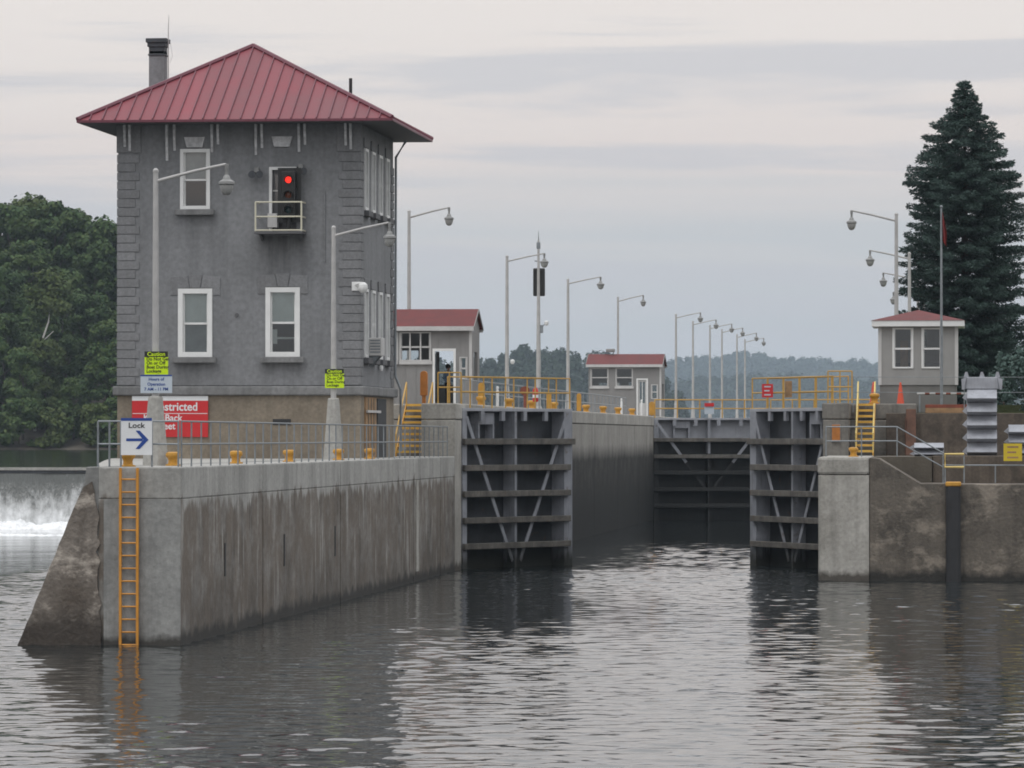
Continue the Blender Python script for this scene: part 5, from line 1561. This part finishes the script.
# stacked trough-shaped beams
def trough(label, px, Y, z, w, h, group):
    t = thing('steel_trough', label, 'beam', (PX(px, Y), Y, z), 0, group)
    # flared trough lying on its side: broad lip below, sloping web above
    m = MB(); m.prism([(-0.42, h * 0.30), (0.0, h * 0.02), (0.05, h * 0.02), (0.05, h * 0.10), (-0.30, h * 0.34), (0.05, h * 0.90), (0.05, h * 0.99), (0.0, h * 0.99)], 'x', -w / 2, w / 2)
    m.build('web', M['zinc'], t)
    m = MB(); m.prism([(0.051, 0), (0.9, 0), (0.9, h * 0.99), (0.051, h * 0.99)], 'x', -w / 2 + 0.02, w / 2 - 0.02); m.build('back', M['zinc'], t)
    for s in (-1, 1):
        m = MB(); m.prism([(-0.44, h * 0.30), (0.0, 0.0), (0.9, 0.0), (0.9, h), (0.0, h)], 'x', *sorted((s * w / 2 + s * 0.001, s * w / 2 + s * 0.025))); m.build('end_plate', M['zinc'], t)
    # splayed left lip
    m = MB(); m.prism([(-w / 2 - 0.026, h * 0.10), (-w / 2 - 0.026, h * 0.75), (-w / 2 - 0.20, h * 0.34)], 'y', -0.25, -0.20); m.build('lip', M['zinc'], t)
    return t


YS_ = 161.5
zst = zP
h_t = (PZ(389, 0, YS_) - zP) / 5
for k in range(5):
    trough('%s of the five grey steel troughs stacked below the spruce' % ['lowest', 'second from bottom', 'middle one', 'second from top', 'topmost'][k], 982, YS_, zst + k * h_t, 1.02, h_t, 'stacked steel troughs')
t = thing('lifting_frame', 'grey lifting frame with three lugs on top of the trough stack', 'frame', (PX(982, YS_), YS_, zst + 5 * h_t))
MB().prism([(-0.62, 0), (0.62, 0), (0.56, 0.42), (-0.56, 0.42)], 'y', -0.05, 0.5).build('plate', M['zinc'], t, bevel=0.02)
for x in (-0.56, 0.0, 0.56):
    MB().prism([(x - 0.10, 0.42), (x + 0.10, 0.42), (x + 0.04, 0.62), (x - 0.04, 0.62)], 'y', 0.05, 0.15).build('lug', M['zinc'], t)
for s in (-1, 1):
    MB().prism([(s * 0.56, 0.42), (s * 0.74, 0.36), (s * 0.72, -0.02), (s * 0.63, -0.02)], 'y', -0.12, 0.02).build('ear', M['zinc'], t)
for k in range(2):
    trough('%s of two small grey troughs beside the ramp' % ('lower', 'upper')[k], 929, 160.2, zP + k * 0.24, 1.0, 0.24, 'troughs beside the ramp')
for k in range(3):
    trough('%s of three grey troughs at the right edge of the picture' % ('lowest', 'middle', 'topmost')[k], 1021, 162.2, zP + 0.0 + k * 0.38, 0.85, 0.38, 'troughs at the right edge')
m = MB(); m.box(PX(1012, 158.6), PX(1030, 158.6), 158.72, 158.9, zP, zP + 0.2)
board('warning_board', 'square yellow warning board on the pipe rail at the far right', 1003.5, 1022, 443.5, 461, 156.9, 'sign_yellow', 3, 'rust_tan')

# ------------------------------------------------------------------ kiosk
KY = 171.5
kx0, kx1 = PX(879, KY), PX(957.5, KY)
kt = thing('kiosk', 'small square grey kiosk with red hipped roof and two sash windows', 'hut', (kx0, KY, UP))
kze = PZ(326, kx0, KY); kzb = PZ(385, kx0, KY); kd = 3.0
def kz(p): return PZ(p, -2.5, KY)
wins = [(PX(892.5, KY), PX(913.5, KY), kz(368.5), kz(327.8)), (PX(921.5, KY), PX(942.5, KY), kz(368.5), kz(327.8))]
m = MB(); wall_panel(m, kx0, kx1, kzb, kze, wins, 'y-', KY, 0.12); m.build('wall', M['siding2'], kt, world=True)
for pl_, a, b, fx in (('x+', KY, KY + kd, kx1), ('x-', KY, KY + kd, kx0), ('y+', kx0, kx1, KY + kd)):
    op = [(a + (b - a) * 0.4, a + (b - a) * 0.6, kz(352), kz(330))]
    m = MB(); wall_panel(m, a, b, kzb, kze, op, pl_, fx, 0.12); m.build('wall', M['siding2'], kt, world=True)
m = MB(); m.box(kx0 + 0.03, kx1 - 0.03, KY + 0.04, KY + kd - 0.03, 5.86, kzb - 0.002); m.build('block_base', M['block'], kt, world=True)
m = MB(); m.box(kx0 + 0.03, kx1 - 0.03, KY + 0.04, KY + kd - 0.03, kze - 0.06, kze - 0.02); m.build('ceiling', M['trim'], kt, world=True)
for o in wins:
    w = window(kt, *o, KY + 0.02, 0.06, sash=True, sill=False, depth=0.06, fmat='white')
for x in (kx0, kx1):
    m = MB(); m.box(x - 0.03 if x == kx0 else x - 0.10, x + 0.10 if x == kx0 else x + 0.03, KY - 0.03, KY - 0.0012, kzb, kze - 0.03); m.build('corner_board', M['trim'], kt, world=True)
o_ = 0.27
m = MB(); m.box(kx0 - o_, kx1 + o_, KY - o_, KY + kd + o_, kze - 0.02, PZ(320.5, kx0, KY - o_))
rf = m.build('roof', M['white'], kt, world=True)
zt2 = PZ(320.5, kx0, KY - o_) + 0.003
c4 = [(kx0 - o_ - 0.03, KY - o_ - 0.03, zt2), (kx1 + o_ + 0.03, KY - o_ - 0.03, zt2), (kx1 + o_ + 0.03, KY + kd + o_ + 0.03, zt2), (kx0 - o_ - 0.03, KY + kd + o_ + 0.03, zt2)]
apx = (PX(918.5, KY + kd / 2), KY + kd / 2, PZ(310, -2.5, KY + kd / 2))
m = MB()
for i in range(4): m.quad(c4[i], c4[(i + 1) % 4], apx)
m.quad(*c4); sub(m, 'shingle_slopes', M['shingle'], rf, kt)
# cabinet inside, seen through the panes
MB().box(kx0 + 0.8, kx0 + 1.1, KY + 1.0, KY + 1.5, kzb, kz(340)).build('cabinet', M['rust_tan'], kt, world=True)
MB().box(kx0 + 0.15, kx1 - 0.15, KY + 1.9, KY + 2.5, kzb, kz(362)).build('desk', M['soffit'], kt, world=True)

# flagpole
fx = PX(941.5, 169.9)
fp = thing('flagpole', 'thin grey flagpole with a limp red flag in front of the spruce', 'flagpole', (fx, 169.9, 5.92))
MB().tube([(0, 0, 0), (0, 0, PZ(208, fx, 169.9) - 5.92)], [0.06, 0.035], 8).build('pole', M['galv'], fp, True)
zf1, zf0 = PZ(212, fx, 169.9) - 5.92, PZ(240, fx, 169.9) - 5.92
MB().lathe([(0.02, 0), (0.06, 0.04), (0.05, 0.09), (0.01, 0.11)], (0, 0, PZ(208, fx, 169.9) - 5.92), 10).build('finial', M['galv'], fp, True)
flag = MB()
nu, nv = 7, 12
for i in range(nv + 1):
    for j in range(nu + 1):
        u, v = j / nu, i / nv
        wdt = 0.10 + 0.20 * (1 - v) ** 0.6 if v > 0.05 else 0.12
        wdt = (0.03 + 0.12 * math.sin(min(1, (1 - v) * 1.25 + 0.05) * math.pi * 0.62))
        flag.v.append((0.05 + u * wdt, 0.07 * math.sin(u * 9 + v * 2), zf0 + (zf1 - zf0) * v - 0.35 * u * (1 - u * 0.3)))
for i in range(nv):
    for j in range(nu):
        a = i * (nu + 1) + j
        flag.f.append((a, a + 1, a + nu + 2, a + nu + 1))
M['flag'] = paint('flag_cloth', (0.22, 0.025, 0.022), 0.8, 0.3, 4, 0, 0.2, (0.2, 0.01, 0.01))
fo = flag.build('flag', M['flag'], fp, True)
so = fo.modifiers.new('solid', 'SOLIDIFY'); so.thickness = 0.006


# ================================================================== VEGETATION
def quads_mesh(name, C, U, V, mat):
    """leaf cards: centres C, half axes U and V (n x 3 arrays)"""
    n = len(C)
    co = np.empty((n, 4, 3), np.float32)
    co[:, 0] = C - U - V * 0.35; co[:, 1] = C - V * 0.0 + U * 0.1 - V; co[:, 2] = C + U + V * 0.3; co[:, 3] = C + V - U * 0.15
    me = bpy.data.meshes.new(name)
    me.vertices.add(n * 4); me.vertices.foreach_set('co', co.reshape(-1))
    me.loops.add(n * 4); me.loops.foreach_set('vertex_index', np.arange(n * 4, dtype=np.int32))
    me.polygons.add(n); me.polygons.foreach_set('loop_start', np.arange(0, n * 4, 4, dtype=np.int32))
    me.polygons.foreach_set('loop_total', np.full(n, 4, np.int32))
    me.update(calc_edges=True)
    me.materials.append(mat)
    return me


def unit(a): return a / (np.linalg.norm(a, axis=1, keepdims=True) + 1e-9)


def crown_cards(lobes, per, size, bias=0.75):
    Cs, Us, Vs = [], [], []
    for (cx, cy, cz, rx, ry, rz_) in lobes:
        n = int(per * (rx * ry * rz_) ** (2 / 3))
        d = unit(rng.normal(size=(n, 3)))
        r = np.clip(rng.normal(0.90, 0.19, size=(n, 1)), 0.3, 1.35)
        p = d * r * np.array([rx, ry, rz_]) + np.array([cx, cy, cz])
        nr = unit(d + rng.normal(scale=0.55, size=(n, 3)) + np.array([0, 0, 0.35]))
        a = unit(np.cross(nr, rng.normal(size=(n, 3)))); b = np.cross(nr, a)
        s = size * rng.uniform(0.55, 1.35, size=(n, 1))
        Cs.append(p); Us.append(a * s); Vs.append(b * s * rng.uniform(0.5, 0.9, size=(n, 1)))
    return np.concatenate(Cs), np.concatenate(Us), np.concatenate(Vs)


def tree_variant(h, rad, seed, size=0.30, per=230, low=0.22, nl=36):
    r_ = random.Random(seed)
    lobes = []
    for i in range(nl):
        f = low + (1 - low) * (i + 0.5) / nl
        env = math.sin(math.pi * min(1, (f - low) / (1 - low) * 0.80 + 0.16)) ** 0.7
        a = r_.uniform(0, 2 * math.pi)
        q = rad * env * r_.uniform(0.30, 0.80)
        s = rad * r_.uniform(0.19, 0.38)
        lobes.append((q * math.cos(a), q * math.sin(a), min(h * f, h - s * 0.7), s, s, s * r_.uniform(0.55, 0.8)))
    crown = quads_mesh('crown', *crown_cards(lobes, per, size), M['leaf'])
    t = MB()
    t.tube([(0, 0, 0), (0.1, 0, h * 0.3), (-0.1, 0.1, h * 0.6), (0, 0, h * 0.88)], [h * 0.016, h * 0.012, h * 0.008, h * 0.002], 7)
    for lb in lobes[::2]:
        z0 = lb[2] * 0.72
        t.tube([(0, 0, z0), (lb[0] * 0.5, lb[1] * 0.5, z0 + (lb[2] - z0) * 0.4), (lb[0], lb[1], lb[2])], [h * 0.006, h * 0.004, h * 0.0015], 5)
    return t.mesh('trunk', M['bark'], True), crown


variants = [tree_variant(h, r_, 11 + i, low=lo) for i, (h, r_, lo) in enumerate(((19, 5.0, 0.2), (17, 4.6, 0.12), (21, 5.4, 0.25), (14, 4.4, 0.08)))]
bush_v = [tree_variant(6.0, 3.6, 40, 0.24, 260, 0.05, 18), tree_variant(4.5, 3.2, 41, 0.24, 260, 0.02, 14)]


def bank_z(y):
    return POOL + max(0, min(15.0, (y - 597) * 0.30)) if y < 645 else POOL + 14.4 + (y - 645) * 0.02


m = MB()
yy = [585, 596, 600, 615, 630, 645, 690]
zz_ = [POOL - 1.5, POOL - 0.05, POOL + 0.8, POOL + 5.2, POOL + 9.9, POOL + 14.4, POOL + 16.5]
for (a, b, c, d) in zip(yy[:-1], yy[1:], zz_[:-1], zz_[1:]):
    m.quad((-400, a, c), (-108, a, c), (-108, b, d), (-400, b, d))
    m.quad((-108, a, c), (-98, a, min(c, POOL - 1)), (-98, b, min(d, POOL - 1)), (-108, b, d))
m.quad((-400, 690, POOL + 16.5), (-108, 690, POOL + 16.5), (-108, 691, POOL - 2), (-400, 691, POOL - 2))
tag(m.build('wooded_bank', M['earth']), 'wooded far bank beyond the dam', 'ground', kind='structure')


def put_tree(v, x, y, z, s, name, label, group, olive=False, sz=None, cat='tree'):
    t = thing(name, label, cat, (x, y, z), random.uniform(0, 6.28), group)
    t.scale = (s, s, sz or s)
    link('trunk', v[0], t)
    c = link('crown', v[1], t)
    if olive:
        c.material_slots[0].link = 'OBJECT'; c.material_slots[0].material = M['leaf_olive']
    return t


cnt = {}
gt = 'leafy trees on the bank left of the grey building'
rows = [(601, -172, 8, 5.2, 0.66), (608, -170, 8, 5.6, 0.86), (617, -168, 8, 5.8, 0.95), (628, -170, 8, 6.2, 1.02), (640, -168, 8, 6.4, 1.0), (652, -168, 8, 6.6, 0.95), (660, -166, 8, 5.0, 0.8), (612, -167, 8, 4.4, 0.62), (634, -166, 8, 4.2, 0.6)]
for ri, (y, x0, n, dx, sc) in enumerate(rows):
    for i in range(11):
        x = x0 + i * (dx + 1.6) + random.uniform(-1.6, 1.6)
        px = 512 + F * math.tan(math.atan2(x, y) + YAW)
        if px > 215 or px < -70: continue
        cnt[ri] = cnt.get(ri, 0) + 1
        yv = y + random.uniform(-2, 2)
        s = sc * random.uniform(0.86, 1.12)
        if 3 <= ri < 6:                 # skyline: tallest at the left, falling towards the building
            s *= 1.02 - 0.0040 * max(0, px - 60)
        put_tree(variants[(i + ri) % 4], x, yv, bank_z(yv) - 0.2, s, 'bank_tree',
                 ['shoreline tree', 'second-row tree', 'mid-slope tree', 'upper-slope tree', 'hilltop tree', 'skyline tree', 'rearmost tree', 'small lower-slope tree', 'small upper-slope tree'][ri] + ' in the wood left of the building, %s from left' % ordn[cnt[ri] - 1], gt, olive=(random.random() < 0.22))
for i, (px, py) in enumerate(((-34, 205), (-10, 203), (12, 206), (34, 201), (55, 203), (74, 211), (96, 222), (118, 224), (142, 226))):
    Yk = 646.0 + (i % 2) * 4
    xk = PX(px, Yk); v = variants[(i * 2 + 1) % 3]
    hk = PZ(py, xk, Yk) - bank_z(Yk) + 0.4
    put_tree(v, xk, Yk, bank_z(Yk) - 0.2, hk / (19, 17, 21)[(i * 2 + 1) % 3], 'bank_tree', 'tall skyline tree on top of the wood, %s from the left' % ordn[i], gt, olive=(i == 3))
for i, x in enumerate(np.arange(-147, -106, 4.4)):
    put_tree(bush_v[i % 2], x + random.uniform(-1, 1), 598.5 + random.uniform(-0.6, 1.5), POOL + 0.3, random.uniform(0.75, 1.25), 'shore_bush',
             'waterside bush at the foot of the wood beyond the dam, %s from the left' % ordn[i], 'waterside bushes below the wood', olive=(i % 3 != 1), cat='bush')
# birch with a pale leaning trunk
xb_ = PX(37, 606)
bt = thing('birch_tree', 'pale leaning birch trunk standing out in the dark wood', 'tree', (xb_, 606.0, POOL + 2.2))
zb0, zb1 = PZ(366, xb_, 606) - POOL - 2.2, PZ(322, xb_, 606) - POOL - 2.2
m = MB(); m.tube([(-0.3, 0, 0), (0, 0, zb0), (0.55, 0, (zb0 + zb1) / 2), (1.6, 0, zb1), (1.9, 0.2, zb1 + 3)], [0.22, 0.20, 0.16, 0.11, 0.04], 7)
m.tube([(0.7, 0, (zb0 + zb1) / 2 + 0.3), (2.3, 0.1, (zb0 + zb1) / 2 + 1.8)], [0.10, 0.05], 6)
m.build('trunk', M['birch'], bt, True)
cr = quads_mesh('crown', *crown_cards([(1.5, 0.3, zb1 + 2.6, 2.2, 1.6, 1.5), (0.2, 0.6, zb1 + 4.2, 1.9, 1.5, 1.3), (2.8, 0.5, zb1 + 4.6, 1.8, 1.5, 1.2), (1.4, 0.3, zb1 + 6.2, 1.7, 1.4, 1.2), (3.4, 0.2, zb1 + 1.8, 1.4, 1.2, 0.9)], 230, 0.28), M['leaf_olive'])
link('crown', cr, bt)


# ---- blue-green spruce on the right bank
def spruce(label, loc, ztop):
    t = thing('spruce_tree', label, 'tree', loc)
    Ht = ztop - loc[2]
    MB().tube([(0, 0, 0), (0, 0, Ht * 0.5), (0, 0, Ht * 0.99)], [0.26, 0.17, 0.02], 8).build('trunk', M['bark'], t, True)
    prof = [(0.0, 0.15), (0.04, 0.50), (0.085, 0.75), (0.12, 1.35), (0.155, 1.75), (0.23, 2.25), (0.28, 2.5), (0.39, 2.7), (0.55, 2.85), (0.75, 2.95), (0.9, 2.85), (0.97, 2.4)]
    fs = [p[0] for p in prof]; rs = [p[1] for p in prof]
    Cs, Us, Vs = [], [], []
    limbs = MB()
    z = Ht - 0.12
    while z > 0.5:
        f = (Ht - z) / Ht
        Rr = 1.07 * float(np.interp(f, fs, rs))
        nb = int(7 + 3.0 * Rr)
        for b in range(nb):
            a = 2 * math.pi * (b + rng.uniform(-0.4, 0.4)) / nb + z * 2.4
            Lb = Rr * rng.uniform(0.72, 1.13)
            zz = z + rng.uniform(-0.20, 0.20)
            steps = max(3, int(Lb / 0.13))
            u = np.linspace(0.22, 1.0, steps)
            # droop, then a lifted tip
            zl = zz - 0.36 * Lb * u ** 1.2 + 0.40 * Lb * np.maximum(0, u - 0.58) * 1.3
            r = u * Lb
            ca, sa = math.cos(a), math.sin(a)
            P = np.stack([r * ca, r * sa, zl], 1)
            if b % 3 == 0 and Lb > 0.6:
                limbs.tube([(0, 0, zz), (P[len(P) // 2][0], P[len(P) // 2][1], P[len(P) // 2][2] - 0.04), tuple(P[-1])], [0.03, 0.02, 0.006], 4, False)
            rad = np.array([ca, sa, 0]); tan = np.array([-sa, ca, 0])
            # needle sprays: a bottle-brush round the branch, fat towards the lifted tip
            k = len(P) * 30
            up = np.repeat(u, 30); base = np.repeat(P, 30, 0)
            th = rng.uniform(0, 2 * math.pi, k)
            wid = (0.06 + 0.27 * np.sin(np.clip(up, 0, 1) ** 1.3 * math.pi * 0.84)) * min(1.0, 0.5 + 0.3 * Lb)
            rr_ = wid * rng.uniform(0.4, 1.0, k)
            nv3 = tan[None, :] * np.cos(th)[:, None] * 1.45 + np.array([0, 0, 1.0])[None, :] * np.sin(th)[:, None] * 0.55
            c = base + nv3 * rr_[:, None] + rng.normal(scale=0.03, size=(k, 3))
            dirv = unit(rad[None, :] * rng.uniform(0.5, 1.0, (k, 1)) + nv3 * rng.uniform(0.4, 0.9, (k, 1)) + rng.normal(scale=0.2, size=(k, 3)))
            side_ = unit(np.cross(dirv, rng.normal(size=(k, 3))))
            Cs.append(c); Us.append(dirv * rng.uniform(0.05, 0.11, (k, 1))); Vs.append(side_ * rng.uniform(0.016, 0.036, (k, 1)))
        z -= 0.42 if f > 0.12 else 0.28
    # leader
    limbs.build('limbs', M['bark'], t)
    link('crown', quads_mesh('crown', np.concatenate(Cs), np.concatenate(Us), np.concatenate(Vs), M['needle']), t)
    return t


sxp = PX(965, 214.0)
spruce('tall dark blue-green spruce behind the kiosk', (sxp, 214.0, UP - 0.05), PZ(79, sxp, 214))
# bushes on the right bank
vb = tree_variant(2.6, 1.4, 77, 0.09, 1000, 0.02, 16)
vb[1].materials[0] = M['needle']
for i, (px, Y, s) in enumerate(((1027, 170.5, 0.85), (1045, 172.0, 1.1), (1004, 200.0, 1.0))):
    z = 5.92 if Y < 174 else UP
    put_tree(vb, PX(px, Y), Y, z - 0.05, s, 'garden_bush', ['leafy green bush at the right edge above the troughs', 'leafy bush just beyond the right edge of the picture', 'low bush at the foot of the spruce'][i], 'bushes on the right bank', cat='bush')

# ---- far woods: hazy hills that read as one mass
def far_wood(name, label, segs, size, per, seed, sc=1.0):
    """segs: list of (px, Y, py_top); trees along the line with crowns reaching that height"""
    r_ = random.Random(seed)
    lobes = []
    for (pa, Ya, ta), (pb, Yb_, tb) in zip(segs[:-1], segs[1:]):
        x0, x1 = PX(pa, Ya), PX(pb, Yb_)
        n = max(2, int(abs(x1 - x0) / (3.4 * sc)))
        for i in range(n):
            u = (i + r_.random()) / n
            for row in range(4):
                Y = Ya + (Yb_ - Ya) * u + row * 22 + r_.uniform(-6, 6)
                x = (x0 + (x1 - x0) * u) * (Y / (Ya + (Yb_ - Ya) * u))
                zt = PZ(ta + (tb - ta) * u, x, Y) - (3 - row) * r_.uniform(2.0, 5.0) * sc + r_.uniform(-2.4, 1.2) * sc
                rr = r_.uniform(2.2, 4.4) * sc
                lobes.append((x, Y, zt - rr, rr, rr, rr * 1.1))
                lobes.append((x + r_.uniform(-2, 2), Y - 1, zt - rr * 2.6, rr * 1.2, rr * 1.2, rr * 1.3))
                if r_.random() < 0.5: lobes.append((x + r_.uniform(-2, 2), Y - 2, zt - rr * 4.4, rr * 1.2, rr * 1.2, rr * 1.4))
    o = link(name, quads_mesh(name, *crown_cards(lobes, per, size), M['far_leaf']))
    return tag(o, label, 'woods', kind='stuff')


far_wood('near_wood', 'green tree line beyond the island, left of the farther hut', [(330, 2300, 352), (430, 2300, 358), (480, 2300, 356), (505, 2300, 350), (530, 2300, 346), (552, 2300, 349), (580, 2340, 353), (612, 2380, 357), (650, 2420, 372), (680, 2460, 392)], 1.0, 26, 5, 1.3)
far_wood('mid_wood', 'blue-green wooded ridge behind the receding lamp posts', [(600, 6500, 362), (640, 6500, 358), (672, 6500, 362), (700, 6500, 352), (720, 6500, 358), (745, 6500, 351), (770, 6500, 356), (800, 6500, 358), (850, 6500, 361), (900, 6500, 362), (1000, 6500, 366), (1080, 6500, 364)], 2.0, 7, 6, 2.2)
far_wood('low_wood', 'darker hazy wood low behind the far gate', [(640, 4500, 384), (700, 4500, 378), (760, 4500, 374), (820, 4500, 376), (880, 4500, 380), (1000, 4500, 378), (1080, 4500, 372)], 1.6, 11, 8, 1.8)
m = MB()
for (a, b, c, d) in ((2200, 2400, POOL - 1, 12), (2400, 4400, 12, 18), (4400, 4900, 18, 36), (4900, 6450, 36, 64), (6450, 7500, 64, 84)):
    m.quad((-850, a, c), (560, a, c), (560, b, d), (-850, b, d))
tag(m.build('far_hills', M['grass']), 'low hazy hills beyond the lock', 'hills', kind='structure')

# ================================================================== DAM
dm = thing('dam', 'low concrete dam with water pouring over it, left behind the guide wall', 'dam', (-30.4, 239.0, 0))
m = MB(); m.prism([(239.6, -1.5), (246, -1.5), (243, POOL - 0.25), (240.4, POOL - 0.25), (239.6, 2.2)], 'x', -330, -30.4); m.build('weir', M['pier_old'], dm, world=True)
MB().box(-330, -30.4, 239.45, 239.95, POOL - 0.30, POOL - 0.12).build('crest_shadow_beam', M['gate_skin'], dm, world=True)  # dark colour paints the shadow line under the crest
MB().box(-330, -30.4, 239.40, 239.98, POOL - 0.1199, POOL + 0.03).build('crest_cap', M['deck'], dm, world=True)
# falling sheet: ogee profile, streaked, breaking into white towards its foot
fm, N, L, B = new_mat('falling_water')
P = pos(N); S = N.new('ShaderNodeSeparateXYZ'); L.new(P, S.inputs[0])
st = noise(N, L, P, 1.0, 5, 0.65, (2.4, 2.4, 0.16))
st2 = noise(N, L, P, 1.0, 4, 0.6, (0.5, 0.5, 0.6))
brk = mth(N, L, 'ADD', mrange(N, L, S.outputs['Z'], 2.6, 0.2, -0.24, 0.36), mth(N, L, 'ADD', st, mth(N, L, 'MULTIPLY', st2, 0.5)))
fac = mrange(N, L, brk, 0.62, 1.22)
L.new(mixc(N, L, fac, (0.10, 0.105, 0.10), (0.80, 0.81, 0.82)), B.inputs['Base Color'])
L.new(mrange(N, L, fac, 0, 1, 0.12, 0.8), B.inputs['Roughness'])
bump(N, L, B, st, 0.8, 0.15)
sheet = MB()
prof = [(239.42, POOL - 0.31), (239.30, POOL - 0.8), (239.0, 1.9), (238.7, 1.2), (238.3, 0.5), (238.0, -0.1)]
xs_l = np.linspace(-330, -30.4, 120)
for y, z in prof:
    for x in xs_l: sheet.v.append((x, y + 0.10 * math.sin(x * 1.7) + 0.06 * math.sin(x * 4.1 + z), z))
nx = len(xs_l)
for i in range(len(prof) - 1):
    for j in range(nx - 1): sheet.f.append((i * nx + j, i * nx + j + 1, (i + 1) * nx + j + 1, (i + 1) * nx + j))
sheet.build('water_sheet', fm, dm, True, world=True)
M['foam'] = paint('white_foam', (0.86, 0.87, 0.88), 0.9, 0.12, 1.2, 0, 0.0, bmp=0.1)


def foam_bed(name, label, x0, x1, ya, yb, hmax, st_, seed):
    """churned water: lumpy white height field, highest against the fall"""
    r = np.random.default_rng(seed)
    xs = np.arange(x0, x1, st_); ys_ = np.arange(ya, yb + 1e-6, st_)
    gx, gy = np.meshgrid(xs, ys_)
    h = np.zeros_like(gx)
    for k in range(26):
        fr = 0.5 * 1.16 ** k; an = r.uniform(0, 6.28); ph = r.uniform(0, 6.28)
        h += np.abs(np.sin((gx * math.cos(an) + gy * math.sin(an)) * fr * 2 + ph)) / (fr + 0.6)
    h = (h - h.min()) / (h.max() - h.min())
    v = (gy - ya) / (yb - ya)
    env = hmax * np.clip(v * 1.15, 0, 1) ** 0.8 * (0.72 + 0.28 * np.sin(gx * 0.9 + np.sin(gx * 0.37) * 2))
    z = env * (0.25 + 0.95 * h) + r.normal(scale=0.04, size=h.shape) * (v > 0.1) - 0.04
    vv = np.stack([gx, gy + r.normal(scale=0.03, size=h.shape), z], 2).reshape(-1, 3)
    nx_ = len(xs)
    ff = [(i * nx_ + j_, i * nx_ + j_ + 1, (i + 1) * nx_ + j_ + 1, (i + 1) * nx_ + j_) for i in range(len(ys_) - 1) for j_ in range(nx_ - 1)]
    me = bpy.data.meshes.new(name); me.from_pydata([tuple(p) for p in vv], [], ff); me.materials.append(M['foam'])
    return tag(link(name, me), label, 'foam', kind='stuff')


foam_bed('spray_foam', 'white churning foam at the foot of the dam', -72, -30.6, 236.4, 238.30, 0.72, 0.13, 3)
foam_bed('drift_foam', 'thin line of drifting foam below the dam', -72, -26, 221.0, 222.6, 0.10, 0.16, 4)


# ================================================================== HAZE
hm = bpy.data.materials.new('haze'); hm.use_nodes = True
hn, hl_ = hm.node_tree.nodes, hm.node_tree.links
hn.clear()
ho = hn.new('ShaderNodeOutputMaterial'); hv = hn.new('ShaderNodeVolumePrincipled')
hv.inputs['Color'].default_value = (0.72, 0.86, 1.0, 1)
hv.inputs['Density'].default_value = 0.00009
hl_.new(hv.outputs[0], ho.inputs['Volume'])
hz_ = MB().box(-1500, 1000, -160, 7700, -3.0, 155.0).build('haze', hm)
tag(hz_, 'thin damp haze over the river', 'haze', kind='stuff')
